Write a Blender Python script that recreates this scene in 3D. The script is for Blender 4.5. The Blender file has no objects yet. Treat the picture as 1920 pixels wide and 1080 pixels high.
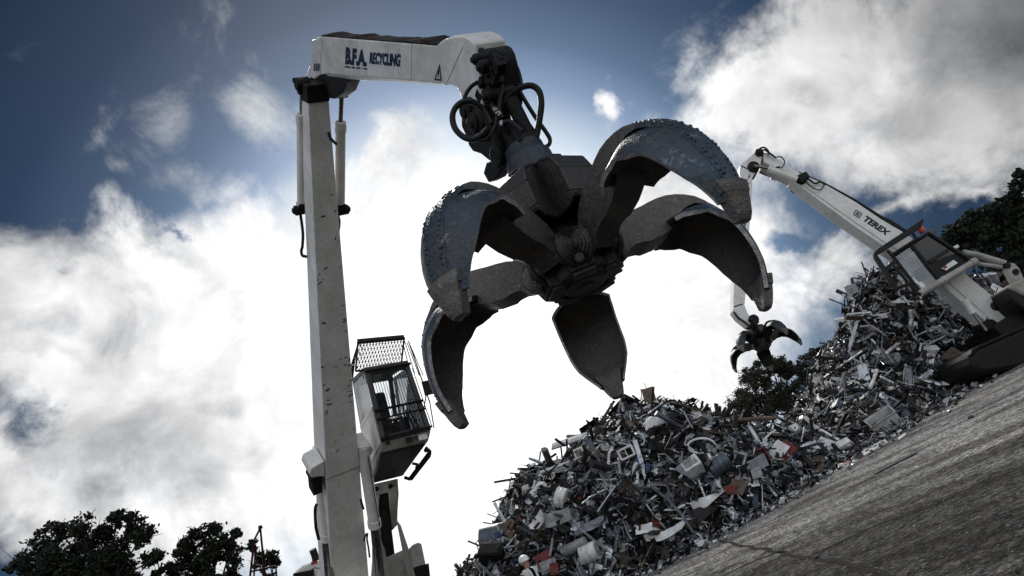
import bpy, bmesh, math, random
import numpy as np
from mathutils import Vector, Matrix, noise as mnoise

random.seed(7); rng = np.random.default_rng(7)
scene = bpy.context.scene
COL = scene.collection

# ------------------------------------------------------------------ camera
PITCH, ROLL, FOC = math.radians(20), math.radians(28), 1280.0
CAM = np.array([0.0, 0.0, 1.5])
fw = np.array([0, math.cos(PITCH), math.sin(PITCH)])
u0 = np.array([0, -math.sin(PITCH), math.cos(PITCH)])
r0 = np.array([1.0, 0, 0])
CR = r0 * math.cos(ROLL) - u0 * math.sin(ROLL)
CU = u0 * math.cos(ROLL) + r0 * math.sin(ROLL)

def ray(x, y):
    return fw + CR * (x - 960) / FOC - CU * (y - 540) / FOC
def P(x, y, d):                      # surveyed point: photo position and measured depth
    return CAM + d * ray(x, y)
def G(x, y, z=0.0):                  # where that sight line meets the ground
    v = ray(x, y); return CAM + v * (z - CAM[2]) / v[2]
def on_plane(x, y, p0, n):
    v = ray(x, y); return CAM + v * (np.dot(np.array(p0) - CAM, n) / np.dot(v, n))

cam = bpy.data.cameras.new('camera'); cam_o = bpy.data.objects.new('camera', cam); COL.objects.link(cam_o)
cam.lens = 24; cam.sensor_width = 36; cam.clip_end = 2000; cam.clip_start = 0.05
M = Matrix.Identity(4)
for i in range(3):
    M[i][0] = CR[i]; M[i][1] = CU[i]; M[i][2] = -fw[i]; M[i][3] = CAM[i]
cam_o.matrix_world = M
scene.camera = cam_o
scene.view_settings.view_transform = 'Standard'; scene.view_settings.look = 'None'
scene.view_settings.exposure = .12; scene.view_settings.gamma = 1

def unit(v):
    v = np.array(v, float); return v / np.linalg.norm(v)
Z = np.array([0, 0, 1.0])

# ------------------------------------------------------------------ materials
def nodes(name):
    m = bpy.data.materials.new(name); m.use_nodes = True
    nt = m.node_tree; b = nt.nodes['Principled BSDF']
    return m, nt, b
def N(nt, t, **kw):
    n = nt.nodes.new(t)
    for k, v in kw.items():
        if k.startswith('i_'): n.inputs[k[2:].replace('_', ' ')].default_value = v
        else: setattr(n, k, v)
    return n
def ramp(nt, fac, stops, interp='LINEAR'):
    r = nt.nodes.new('ShaderNodeValToRGB'); r.color_ramp.interpolation = interp
    e = r.color_ramp.elements
    while len(e) > 1: e.remove(e[-1])
    for i, (p, c) in enumerate(stops):
        c = (c, c, c) if isinstance(c, (int, float)) else c
        el = e[0] if i == 0 else e.new(p)
        el.position = p; el.color = (*c, 1)
    nt.links.new(fac, r.inputs[0]); return r.outputs[0]
def mixc(nt, fac, a, b, mode='MIX'):
    m = nt.nodes.new('ShaderNodeMix'); m.data_type = 'RGBA'; m.blend_type = mode
    for sock, v in ((m.inputs[0], fac), (m.inputs[6], a), (m.inputs[7], b)):
        if isinstance(v, (int, float)): sock.default_value = v
        elif isinstance(v, tuple): sock.default_value = (*v, 1)
        else: nt.links.new(v, sock)
    return m.outputs[2]
def tex(nt, scale, detail=6, rough=.6, vec=None, dist=0):
    n = nt.nodes.new('ShaderNodeTexNoise'); n.inputs['Scale'].default_value = scale
    n.inputs['Detail'].default_value = detail; n.inputs['Roughness'].default_value = rough
    n.inputs['Distortion'].default_value = dist
    if vec is not None: nt.links.new(vec, n.inputs['Vector'])
    return n.outputs['Fac']
def objco(nt, scale=(1, 1, 1), rot=(0, 0, 0)):
    t = nt.nodes.new('ShaderNodeTexCoord'); mp = nt.nodes.new('ShaderNodeMapping')
    mp.inputs['Scale'].default_value = scale; mp.inputs['Rotation'].default_value = rot
    nt.links.new(t.outputs['Object'], mp.inputs[0]); return mp.outputs[0]
def bump(nt, b, h, strength=.3, dist=.02):
    bn = nt.nodes.new('ShaderNodeBump'); bn.inputs['Strength'].default_value = strength
    bn.inputs['Distance'].default_value = dist
    nt.links.new(h, bn.inputs['Height']); nt.links.new(bn.outputs[0], b.inputs['Normal'])

MATS = {}
def weathered(name, base, dirt, amount=.5, rough=.55, metal=0.0, scale=3.0, chips=None, bumps=.25, streak=(1, 1, 1)):
    m, nt, b = nodes(name)
    b.inputs['Specular IOR Level'].default_value = .18 if max(base) < .04 else (.3 if rough > .45 else .5)
    co = objco(nt, streak)
    n1 = tex(nt, scale, 8, .65, co); n2 = tex(nt, scale * 7, 5, .7, co)
    f = ramp(nt, n1, [(.5 - .25 * amount - .02, 0), (.5 + .3 * (1.2 - amount), 1)])
    c = mixc(nt, f, dirt, base)
    f2 = ramp(nt, n2, [(.35, .84), (.6, 1.0)])
    c = mixc(nt, 1.0, c, f2, 'MULTIPLY')
    if chips:
        n3 = tex(nt, scale * 2.4, 9, .75, co, .3)
        f3 = ramp(nt, n3, [(.735, 0), (.75, 1)])
        c = mixc(nt, f3, c, chips)
    nt.links.new(c, b.inputs['Base Color'])
    r = ramp(nt, n2, [(.3, max(0.05, rough - .12)), (.7, min(1, rough + .15))])
    nt.links.new(r, b.inputs['Roughness']); b.inputs['Metallic'].default_value = metal
    bump(nt, b, n2, bumps, .01)
    MATS[name] = m; return m
def flat(name, base, rough=.6, metal=0.0):
    m, nt, b = nodes(name)
    if max(base) < .06: b.inputs['Specular IOR Level'].default_value = .2
    n1 = tex(nt, 18, 4, .6, objco(nt))
    c = mixc(nt, 1.0, base, ramp(nt, n1, [(.3, .75), (.7, 1.05)]), 'MULTIPLY')
    nt.links.new(c, b.inputs['Base Color'])
    b.inputs['Roughness'].default_value = rough; b.inputs['Metallic'].default_value = metal
    MATS[name] = m; return m

weathered('white_paint', (.82, .81, .785), (.62, .60, .56), .32, .34, 0, 1.1, chips=(.10, .08, .065), bumps=.08, streak=(2.6, 2.6, .55))
weathered('white_paint_clean', (.78, .78, .76), (.56, .54, .50), .4, .36, 0, 1.2, bumps=.1)
weathered('grimy_metal', (.016, .015, .015), (.006, .006, .006), .6, .6, .1, 4, chips=(.11, .09, .075))
weathered('black_paint', (.006, .006, .007), (.013, .012, .011), .4, .45, 0, 4)
weathered('cab_grey', (.07, .073, .078), (.03, .03, .03), .5, .45, 0, 3)
weathered('pale_grey_paint', (.42, .42, .40), (.22, .2, .17), .5, .5, 0, 2, chips=(.09, .06, .045))
weathered('chrome_rod', (.32, .32, .33), (.12, .11, .1), .35, .22, .9, 5, bumps=.05)
weathered('dirt_clods', (.035, .028, .022), (.02, .016, .013), .5, .95, 0, 5, bumps=.8)
flat('rubber', (.012, .012, .013), .5)
flat('navy_ink', (.014, .024, .055), .5)
flat('black_ink', (.012, .012, .013), .5)
flat('red_ink', (.25, .02, .02), .5)
flat('red_paint', (.026, .005, .005), .6)
flat('seat_fabric', (.02, .02, .024), .9)
flat('skin', (.42, .25, .18), .55); flat('hivis', (.62, .64, .56), .8); flat('dark_cloth', (.02, .022, .03), .9)
flat('hat_white', (.8, .8, .78), .35); flat('reflective', (.65, .66, .66), .4); flat('hair', (.03, .02, .015), .7)
flat('orange_lens', (.45, .05, .02), .3)

def glass(name, tint=(.90, .93, .95), trans=.82):
    m, nt, b = nodes(name); out = nt.nodes['Material Output']
    tr = nt.nodes.new('ShaderNodeBsdfTransparent'); tr.inputs[0].default_value = (*tint, 1)
    gl = nt.nodes.new('ShaderNodeBsdfGlossy'); gl.inputs['Roughness'].default_value = .04
    fr = nt.nodes.new('ShaderNodeFresnel'); fr.inputs[0].default_value = 1.5
    mx = nt.nodes.new('ShaderNodeMixShader')
    ad = N(nt, 'ShaderNodeMath', operation='MULTIPLY_ADD'); ad.inputs[1].default_value = .9; ad.inputs[2].default_value = 1 - trans - .15
    nt.links.new(fr.outputs[0], ad.inputs[0]); nt.links.new(ad.outputs[0], mx.inputs[0])
    nt.links.new(tr.outputs[0], mx.inputs[1]); nt.links.new(gl.outputs[0], mx.inputs[2])
    nt.links.new(mx.outputs[0], out.inputs[0]); nt.nodes.remove(b)
    MATS[name] = m; return m
glass('glass')
glass('dark_glass', (.10, .12, .14), .84)

# grapple steel: dark worn casting with some patchy blue on the backs
def steel(name, base, blue, bluefac, light):
    m, nt, b = nodes(name); co = objco(nt)
    n1 = tex(nt, 2.2, 9, .7, co); n2 = tex(nt, 16, 8, .72, co); n3 = tex(nt, 55, 4, .7, co)
    sc = tex(nt, 3.0, 10, .8, objco(nt, (1.0, 6.0, 1.6), (.4, .5, .2)))
    c = mixc(nt, ramp(nt, n1, [(.42, 0), (.62, bluefac)]), base, blue)
    c = mixc(nt, ramp(nt, n2, [(.46, 0), (.72, .8)]), c, (base[0] * 1.9, base[1] * 1.6, base[2] * 1.35))
    c = mixc(nt, ramp(nt, sc, [(.58, 0), (.70, .75)]), c, light)
    c = mixc(nt, 1.0, c, ramp(nt, n3, [(.32, .55), (.6, 1.1)]), 'MULTIPLY')
    nt.links.new(c, b.inputs['Base Color'])
    nt.links.new(ramp(nt, n2, [(.3, .24), (.75, .54)]), b.inputs['Roughness'])
    b.inputs['Metallic'].default_value = .6
    h = N(nt, 'ShaderNodeMath', operation='MULTIPLY_ADD'); h.inputs[1].default_value = .5
    nt.links.new(n3, h.inputs[0]); nt.links.new(n2, h.inputs[2])
    bump(nt, b, h.outputs[0], .55, .02)
    MATS[name] = m
steel('claw_inner', (.090, .083, .077), (.072, .072, .075), .6, (.30, .29, .28))
steel('claw_outer', (.044, .050, .058), (.042, .070, .108), .95, (.36, .39, .43))
steel('claw_body', (.040, .037, .035), (.034, .036, .040), .5, (.17, .16, .15))
steel('claw_rotator', (.030, .035, .042), (.034, .046, .062), .9, (.14, .14, .15))
steel('claw_tooth', (.12, .115, .108), (.09, .092, .095), .5, (.42, .42, .41))
steel('claw_edge', (.45, .45, .46), (.32, .34, .37), .6, (.65, .65, .66))  # worn rims, made paler to paint in the specular rim highlights

# ------------------------------------------------------------------ mesh builder
class MB:
    def __init__(s): s.v = []; s.f = []; s.mi = []; s.pieces = []
    def add(s, vs, fs, mi=0):
        s.pieces.append((vs, fs, mi)); o = len(s.v); s.v += [np.array(p, float) for p in vs]
        for f in fs: s.f.append([o + i for i in f]); s.mi.append(mi)
    def hexa(s, p, mi=0):            # 8 corners: bottom ring 0-3, top ring 4-7
        s.add(p, [(3, 2, 1, 0), (4, 5, 6, 7), (0, 1, 5, 4), (1, 2, 6, 5), (2, 3, 7, 6), (3, 0, 4, 7)], mi)
    def box(s, c, ax, h, mi=0):
        c = np.array(c, float); a, b, d = [np.array(unit(x)) * k for x, k in zip(ax, h)]
        s.hexa([c - a - b - d, c + a - b - d, c + a + b - d, c - a + b - d, c - a - b + d, c + a - b + d, c + a + b + d, c - a + b + d], mi)
    def prism(s, pts, vec, mi=0):
        n = len(pts); vec = np.array(vec, float)
        s.add(list(pts) + [np.array(p) + vec for p in pts],
              [tuple(range(n))[::-1], tuple(range(n, 2 * n))] + [(i, (i + 1) % n, n + (i + 1) % n, n + i) for i in range(n)], mi)
    def loft(s, secs, cap=True, mi=0, closed=True):
        n = len(secs[0]); vs = [p for q in secs for p in q]; fs = []
        for k in range(len(secs) - 1):
            for i in range(n if closed else n - 1):
                j = (i + 1) % n; fs.append((k * n + i, k * n + j, (k + 1) * n + j, (k + 1) * n + i))
        if cap: fs += [tuple(range(n))[::-1], tuple(range((len(secs) - 1) * n, len(secs) * n))]
        s.add(vs, fs, mi)
    def tube(s, path, r, n=10, mi=0, cap=True):
        path = [np.array(p, float) for p in path]
        if isinstance(r, (int, float)): r = [r] * len(path)
        t = unit(path[1] - path[0]); a = unit(np.cross(t, Z if abs(t[2]) < .9 else np.array([1.0, 0, 0]))); secs = []
        for k, p in enumerate(path):
            t = unit((path[min(k + 1, len(path) - 1)] - path[max(k - 1, 0)]))
            a = unit(a - t * np.dot(a, t)); b = np.cross(t, a)
            secs.append([p + r[k] * (a * math.cos(x) + b * math.sin(x)) for x in [2 * math.pi * i / n for i in range(n)]])
        s.loft(secs, cap, mi)
    def lathe(s, p, ax, prof, n=24, mi=0):   # prof: (radius, offset along ax)
        ax = unit(ax); a = unit(np.cross(ax, Z if abs(ax[2]) < .9 else np.array([1.0, 0, 0]))); b = np.cross(ax, a)
        s.loft([[np.array(p) + ax * o + r * (a * math.cos(x) + b * math.sin(x)) for x in [2 * math.pi * i / n for i in range(n)]] for r, o in prof], True, mi)
    def split(s, name, mats, parent=None, **kw):       # every piece an object of its own
        for vs, fs, mi in s.pieces:
            m_ = MB(); m_.add(vs, fs, mi); m_.build(name, mats, parent, **kw)
    def build(s, name, mats, parent=None, smooth=.7, bevel=0.0, recalc=True):
        mats = mats if isinstance(mats, (list, tuple)) else [mats]
        off = np.zeros(3)
        pr = parent
        while pr is not None:
            off = off + np.array(pr.location); pr = pr.parent
        me = bpy.data.meshes.new(name)
        me.from_pydata([tuple(p - off) for p in s.v], [], s.f)
        for m in mats: me.materials.append(MATS[m] if isinstance(m, str) else m)
        me.polygons.foreach_set('material_index', s.mi)
        if recalc:
            bm = bmesh.new(); bm.from_mesh(me); bmesh.ops.recalc_face_normals(bm, faces=bm.faces); bm.to_mesh(me); bm.free()
        if smooth:
            me.polygons.foreach_set('use_smooth', [True] * len(me.polygons)); me.set_sharp_from_angle(angle=smooth)
        me.update()
        o = bpy.data.objects.new(name, me); COL.objects.link(o)
        if parent is not None: o.parent = parent
        if bevel:
            b = o.modifiers.new('bevel', 'BEVEL'); b.width = bevel; b.segments = 2; b.limit_method = 'ANGLE'; b.angle_limit = .7
        return o
def tag(o, label=None, cat=None, group=None, kind=None):
    for k, v in (('label', label), ('category', cat), ('group', group), ('kind', kind)):
        if v: o[k] = v
    return o
def thing(name, loc, label, cat, group=None):
    o = bpy.data.objects.new(name, None); COL.objects.link(o); o.location = tuple(loc); o.empty_display_size = .3
    return tag(o, label, cat, group)
def spline(pts, n=8):
    pts = [np.array(p, float) for p in pts]; out = []
    for i in range(len(pts) - 1):
        p0, p1, p2, p3 = pts[max(i - 1, 0)], pts[i], pts[i + 1], pts[min(i + 2, len(pts) - 1)]
        for k in range(n):
            t = k / n
            out.append(.5 * (2 * p1 + (p2 - p0) * t + (2 * p0 - 5 * p1 + 4 * p2 - p3) * t * t + (3 * p1 - p0 - 3 * p2 + p3) * t ** 3))
    return out + [pts[-1]]

def text_mesh(body, bold=.02):
    cu = bpy.data.curves.new('t', 'FONT'); cu.body = body; cu.offset = bold; cu.resolution_u = 3
    o = bpy.data.objects.new('t', cu); COL.objects.link(o)
    dg = bpy.context.evaluated_depsgraph_get(); dg.update()
    me = bpy.data.meshes.new_from_object(o.evaluated_get(dg))
    v = np.array([x.co[:] for x in me.vertices])[:, :2]; f = [list(p.vertices) for p in me.polygons]
    bpy.data.objects.remove(o); bpy.data.curves.remove(cu); bpy.data.meshes.remove(me)
    lo, hi = v.min(0), v.max(0)
    return (v - lo) / (hi - lo), f
def lettering(name, body, quad, plane, mat, parent, lift, bold=.02):
    v, f = text_mesh(body, bold); bl, br, tr, tl = [on_plane(x, y, *plane) + lift for x, y in quad]
    mb = MB(); mb.add([(1 - a) * (1 - b) * bl + a * (1 - b) * br + a * b * tr + (1 - a) * b * tl for a, b in v], f)
    return mb.build(name, mat, parent, smooth=0, recalc=False)
# ------------------------------------------------------------------ sky and sun
SUN_PX = (905, 690)
glow = unit(ray(*SUN_PX)); sund = unit(ray(600, 60))
SUN_EL = math.asin(sund[2]); SUN_AZ = math.atan2(sund[0], sund[1])
world = bpy.data.worlds.new('World'); scene.world = world; world.use_nodes = True
wt = world.node_tree; bg = wt.nodes['Background']; bg.inputs[1].default_value = .1
def L(a, b): wt.links.new(a, b)
def mth(op, a, b=None, c=None, clamp=False):
    n = wt.nodes.new('ShaderNodeMath'); n.operation = op; n.use_clamp = clamp
    for i, v in enumerate((a, b, c)):
        if v is None: continue
        if isinstance(v, (int, float)): n.inputs[i].default_value = v
        else: L(v, n.inputs[i])
    return n.outputs[0]
tc = wt.nodes.new('ShaderNodeTexCoord'); D = tc.outputs['Generated']
sep = wt.nodes.new('ShaderNodeSeparateXYZ'); L(D, sep.inputs[0])
ysafe = mth('MAXIMUM', sep.outputs[1], .08)
cmb = wt.nodes.new('ShaderNodeCombineXYZ'); L(mth('DIVIDE', sep.outputs[0], ysafe), cmb.inputs[0]); L(mth('DIVIDE', sep.outputs[2], ysafe), cmb.inputs[1])
UV = cmb.outputs[0]
def uv(x, y): d = ray(x, y); return np.array([d[0] / d[1], d[2] / d[1]])
dot = wt.nodes.new('ShaderNodeVectorMath'); dot.operation = 'DOT_PRODUCT'; L(D, dot.inputs[0]); dot.inputs[1].default_value = tuple(glow)
theta = mth('DIVIDE', mth('ARCCOSINE', mth('MINIMUM', dot.outputs['Value'], .99999)), math.pi)      # 0..1 = 0..180 deg
# turbulence that ruffles the cloud outlines
nz = wt.nodes.new('ShaderNodeTexNoise'); nz.inputs['Scale'].default_value = 5.5; nz.inputs['Detail'].default_value = 9; nz.inputs['Roughness'].default_value = .62
L(D, nz.inputs['Vector'])
vs = wt.nodes.new('ShaderNodeVectorMath'); vs.operation = 'MULTIPLY_ADD'; L(nz.outputs['Color'], vs.inputs[0]); vs.inputs[1].default_value = (.26, .26, 0)
sh = wt.nodes.new('ShaderNodeVectorMath'); sh.operation = 'SUBTRACT'; L(UV, sh.inputs[0]); sh.inputs[1].default_value = (.13, .13, 0); L(sh.outputs[0], vs.inputs[2])
UVD = vs.outputs[0]
def blobs(lst, vec, k=.25):
    acc = None
    for x, y, rx, ry, rot, w in lst:
        a = math.radians(rot); c = uv(x, y)
        va = uv(x + rx * math.cos(a), y + rx * math.sin(a)) - c; vb = uv(x - ry * math.sin(a), y + ry * math.cos(a)) - c
        mp = wt.nodes.new('ShaderNodeMapping'); mp.vector_type = 'TEXTURE'
        mp.inputs['Location'].default_value = (*c, 0); mp.inputs['Rotation'].default_value = (0, 0, math.atan2(va[1], va[0]))
        mp.inputs['Scale'].default_value = (np.linalg.norm(va), np.linalg.norm(vb), 1)
        L(vec, mp.inputs[0])
        ln = wt.nodes.new('ShaderNodeVectorMath'); ln.operation = 'LENGTH'; L(mp.outputs[0], ln.inputs[0])
        m = mth('MULTIPLY_ADD', ln.outputs['Value'], -max(w, .6), w)
        if acc is None: acc = m
        else:
            n = wt.nodes.new('ShaderNodeMath'); n.operation = 'SMOOTH_MAX'; L(acc, n.inputs[0]); L(m, n.inputs[1]); n.inputs[2].default_value = k; acc = n.outputs[0]
    return acc
CL = [  # x, y, rx, ry, rotation, weight : cloud banks of the photo's sky
    (250, 800, 520, 340, 0, 1.3), (120, 560, 330, 170, 5, 1.2), (440, 560, 240, 200, -20, 1.2), (600, 720, 420, 420, 0, 1.4),
    (745, 285, 135, 100, -15, 1.0),
    (700, 420, 220, 130, 0, .9),
    (1150, 180, 26, 46, -15, .5), (1050, 640, 520, 330, 0, 1.5), (1250, 420, 300, 200, 0, .9),
    (1640, 150, 340, 210, 12, 1.6), (1460, 200, 185, 165, 0, 1.3), (1850, 60, 330, 250, 0, 1.4), (1560, 20, 140, 130, 0, 1.0), (1690, 310, 130, 60, -10, .8),
    (1570, 480, 130, 70, -20, .6), (1720, 385, 150, 40, -25, .55), (1830, 350, 60, 30, -20, .4), (1480, 520, 110, 60, 0, .5), (900, 320, 120, 80, 0, .35)]
HOLES = [(45, 800, 105, 90, 10, .62), (150, 520, 110, 36, 15, .45), (100, 900, 90, 45, 15, .42), (330, 480, 70, 26, 0, .3), (1450, 430, 110, 40, 20, .4), (680, 255, 55, 70, 10, .5)]
m = blobs(CL, UVD); hm = blobs(HOLES, UVD)
fb = wt.nodes.new('ShaderNodeTexNoise'); fb.inputs['Scale'].default_value = 9; fb.inputs['Detail'].default_value = 11; fb.inputs['Roughness'].default_value = .6; fb.inputs['Distortion'].default_value = .4
L(D, fb.inputs['Vector'])
n0 = mth('SUBTRACT', fb.outputs['Fac'], .5)
dens = mth('ADD', mth('SUBTRACT', m, mth('MULTIPLY', mth('MAXIMUM', hm, 0), 1.4)), mth('MULTIPLY', n0, 1.5))
mr = wt.nodes.new('ShaderNodeMapRange'); mr.interpolation_type = 'SMOOTHSTEP'; L(dens, mr.inputs[0]); mr.inputs[1].default_value = -.12; mr.inputs[2].default_value = .56
front = wt.nodes.new('ShaderNodeMapRange'); L(sep.outputs[1], front.inputs[0]); front.inputs[1].default_value = .1; front.inputs[2].default_value = .3
cover_f = mth('MULTIPLY', mr.outputs[0], front.outputs[0])
# broken cloud over the rest of the dome
bn = wt.nodes.new('ShaderNodeTexNoise'); bn.inputs['Scale'].default_value = 2.2; bn.inputs['Detail'].default_value = 8; L(D, bn.inputs['Vector'])
mb2 = wt.nodes.new('ShaderNodeMapRange'); mb2.interpolation_type = 'SMOOTHSTEP'; L(bn.outputs['Fac'], mb2.inputs[0]); mb2.inputs[1].default_value = .45; mb2.inputs[2].default_value = .62
cover = mth('ADD', cover_f, mth('MULTIPLY', mb2.outputs[0], mth('SUBTRACT', 1.0, front.outputs[0])), clamp=True)
def wramp(fac, stops):
    return ramp(wt, fac, stops)
a180 = lambda a: a / 180
K = 1.0
sky_c = wramp(theta, [(a180(0), (1, 1, 1)), (a180(13), (1, 1, 1)), (a180(17), (.80, .87, .93)), (a180(20.5), (.50, .60, .72)), (a180(23.5), (.22, .31, .47)), (a180(27), (.088, .152, .25)),
                      (a180(31), (.044, .080, .148)), (a180(36), (.013, .037, .082)), (a180(43), (.003, .018, .046)), (a180(66), (.008, .028, .07)), (a180(92), (.30, .36, .44)), (a180(180), (.62, .66, .72))])
cl_c = wramp(theta, [(0, 1.0), (a180(15), 1.0), (a180(20), .88), (a180(25), .86), (a180(31), .78), (a180(38), .60), (a180(46), .36), (a180(66), .28), (a180(95), 1.05), (a180(180), 1.6)])  # unseen sky and cloud behind the camera brightened as front fill
WISP = [(490, 235, 130, 95, 30, 1.25), (400, 372, 140, 70, 18, 1.3), (300, 250, 70, 90, 60, .6), (165, 260, 30, 90, 0, .3), (25, 90, 90, 80, 0, .3), (410, 60, 60, 130, -25, .5), (490, 115, 120, 40, 40, .45), (1150, 180, 32, 60, -15, 1.0), (1320, 70, 60, 110, 20, .7), (220, 340, 90, 40, 10, .2), (870, 330, 160, 90, 0, .8)]
w2 = wt.nodes.new('ShaderNodeTexNoise'); w2.inputs['Scale'].default_value = 7; w2.inputs['Detail'].default_value = 12; w2.inputs['Roughness'].default_value = .68; w2.inputs['Distortion'].default_value = .5
L(D, w2.inputs['Vector'])
wm = blobs(WISP, UVD, .1)
wd = wt.nodes.new('ShaderNodeMapRange'); wd.interpolation_type = 'SMOOTHSTEP'; L(mth('ADD', wm, mth('MULTIPLY', mth('SUBTRACT', w2.outputs['Fac'], .5), 3.2)), wd.inputs[0]); wd.inputs[1].default_value = .05; wd.inputs[2].default_value = 2.0; wd.inputs[4].default_value = .85
cover = mth('MAXIMUM', cover, mth('MULTIPLY', wd.outputs[0], front.outputs[0]))
GREY = [(230, 860, 230, 120, -5, .85), (360, 890, 170, 90, 0, .65), (120, 640, 200, 60, 0, .55), (420, 760, 120, 60, 0, .5), (330, 500, 120, 40, 15, .5), (180, 480, 140, 40, 8, .4), (1920, 60, 330, 250, 0, .7), (1480, 165, 120, 50, 10, .45), (1650, 250, 220, 60, -15, .45), (100, 690, 140, 40, 0, .45), (60, 1010, 120, 30, 0, .4), (1560, 110, 90, 40, 0, .3), (250, 560, 90, 40, 10, .4), (700, 420, 90, 40, 0, .3)]
gm = blobs(GREY, UVD)
gn = mth('ADD', mth('MAXIMUM', gm, 0), mth('MULTIPLY', mth('SUBTRACT', nz.outputs['Fac'], .5), 1.9), clamp=True)
shade = mth('SUBTRACT', 1.08, mth('MULTIPLY', gn, .78))
edge = wt.nodes.new('ShaderNodeMapRange'); L(fb.outputs['Fac'], edge.inputs[0]); edge.inputs[1].default_value = .3; edge.inputs[2].default_value = .7; edge.inputs[3].default_value = .68; edge.inputs[4].default_value = 1.22
shade = mth('MULTIPLY', shade, edge.outputs[0])
tint = mixc(wt, gn, (1.0, 1.0, 1.0), (.95, .975, 1.03))
clc = mixc(wt, 1.0, mixc(wt, 1.0, cl_c, tint, 'MULTIPLY'), shade, 'MULTIPLY')
ns = wt.nodes.new('ShaderNodeTexSky'); ns.sky_type = 'NISHITA'; ns.sun_disc = False
ns.sun_elevation = SUN_EL; ns.sun_rotation = SUN_AZ; ns.dust_density = 2.0
nfac = wramp(theta, [(0, .004), (a180(50), .0015), (a180(90), .05), (a180(180), .07)])
nsk = mixc(wt, 1.0, ns.outputs[0], nfac, 'MULTIPLY')
sky = mixc(wt, 1.0, sky_c, nsk, 'ADD')
allc = mixc(wt, cover, sky, clc)
# brightest veil round the hidden sun
veil = wramp(theta, [(0, .5), (a180(8), .28), (a180(14), .06), (a180(20), 0)])
allc = mixc(wt, 1.0, allc, veil, 'ADD')
sc10 = wt.nodes.new('ShaderNodeVectorMath'); sc10.operation = 'SCALE'; L(allc, sc10.inputs[0]); sc10.inputs[3].default_value = 10.0
L(sc10.outputs[0], bg.inputs[0])
sl = bpy.data.lights.new('sun', 'SUN'); sl.energy = 3.0; sl.angle = math.radians(18); sl.color = (1, .955, .88)
so = bpy.data.objects.new('sun', sl); COL.objects.link(so)
so.rotation_euler = Vector(tuple(sund)).to_track_quat('Z', 'Y').to_euler()
# ------------------------------------------------------------------ ground
m, nt, b = nodes('ground_asphalt'); co = objco(nt)
d1 = G(1367, 1015); d2 = G(1560, 929); STREAK = math.atan2(d2[1] - d1[1], d2[0] - d1[0])
st = objco(nt, (1, 9, 1), (0, 0, 0))
mp = nt.nodes.new('ShaderNodeMapping'); mp.inputs['Rotation'].default_value = (0, 0, -STREAK); nt.links.new(co, mp.inputs[0])
mp2 = nt.nodes.new('ShaderNodeMapping'); mp2.inputs['Scale'].default_value = (.3, 1.6, 1); nt.links.new(mp.outputs[0], mp2.inputs[0])
streak = tex(nt, 1.0, 5, .6, mp2.outputs[0], .3)
big = tex(nt, .22, 6, .6, co); mid = tex(nt, 2.3, 8, .7, co); fine = tex(nt, 24, 2.5, .6, co)
vor = nt.nodes.new('ShaderNodeTexVoronoi'); vor.inputs['Scale'].default_value = 22; nt.links.new(co, vor.inputs['Vector'])
c = mixc(nt, ramp(nt, big, [(.38, 0), (.62, 1)]), (.175, .171, .165), (.31, .303, .292))
c = mixc(nt, ramp(nt, streak, [(.41, .8), (.53, 0)]), c, (.065, .06, .055))
c = mixc(nt, ramp(nt, mid, [(.30, .7), (.52, 0)]), c, (.062, .058, .053))
st2 = tex(nt, .9, 7, .62, mp.outputs[0], .6)
c = mixc(nt, ramp(nt, st2, [(.56, 0), (.63, .65)]), c, (.045, .042, .04))
c = mixc(nt, ramp(nt, tex(nt, .5, 8, .7, mp2.outputs[0], 1.0), [(.60, 0), (.66, .3)]), c, (.30, .29, .275))
c = mixc(nt, 1.0, c, ramp(nt, fine, [(.34, .35), (.5, .9), (.66, 1.8)]), 'MULTIPLY')
c = mixc(nt, 1.0, c, ramp(nt, tex(nt, 9, 3, .6, co), [(.36, .35), (.5, .95), (.64, 1.7)]), 'MULTIPLY')
c = mixc(nt, ramp(nt, vor.outputs['Distance'], [(.08, .8), (.2, 0)]), c, (.30, .29, .27))
# coarse darker asphalt nearer the right, corner vignette painted into the same darkening
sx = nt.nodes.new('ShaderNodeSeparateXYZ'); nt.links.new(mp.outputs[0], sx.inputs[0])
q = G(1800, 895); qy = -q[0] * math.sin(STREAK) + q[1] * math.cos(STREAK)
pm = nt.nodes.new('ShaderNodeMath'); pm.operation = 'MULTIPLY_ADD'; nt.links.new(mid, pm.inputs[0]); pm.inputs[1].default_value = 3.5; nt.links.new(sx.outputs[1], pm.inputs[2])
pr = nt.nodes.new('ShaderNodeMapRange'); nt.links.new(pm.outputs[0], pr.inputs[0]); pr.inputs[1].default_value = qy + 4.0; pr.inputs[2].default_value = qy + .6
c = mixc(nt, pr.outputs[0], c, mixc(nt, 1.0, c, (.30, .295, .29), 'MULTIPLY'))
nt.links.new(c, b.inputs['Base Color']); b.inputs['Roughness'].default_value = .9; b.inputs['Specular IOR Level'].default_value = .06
hh = nt.nodes.new('ShaderNodeMath'); hh.operation = 'MULTIPLY_ADD'; nt.links.new(fine, hh.inputs[0]); hh.inputs[1].default_value = 1.0; nt.links.new(mid, hh.inputs[2])
bump(nt, b, hh.outputs[0], 1.0, .06); MATS['ground_asphalt'] = m
weathered('joint_tar', (.020, .019, .018), (.030, .028, .027), .5, .95, 0, 6).node_tree.nodes['Principled BSDF'].inputs['Specular IOR Level'].default_value = .03
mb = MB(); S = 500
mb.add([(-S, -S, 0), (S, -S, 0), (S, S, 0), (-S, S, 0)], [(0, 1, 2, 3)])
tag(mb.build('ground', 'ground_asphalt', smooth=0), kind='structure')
jb = MB()
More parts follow.
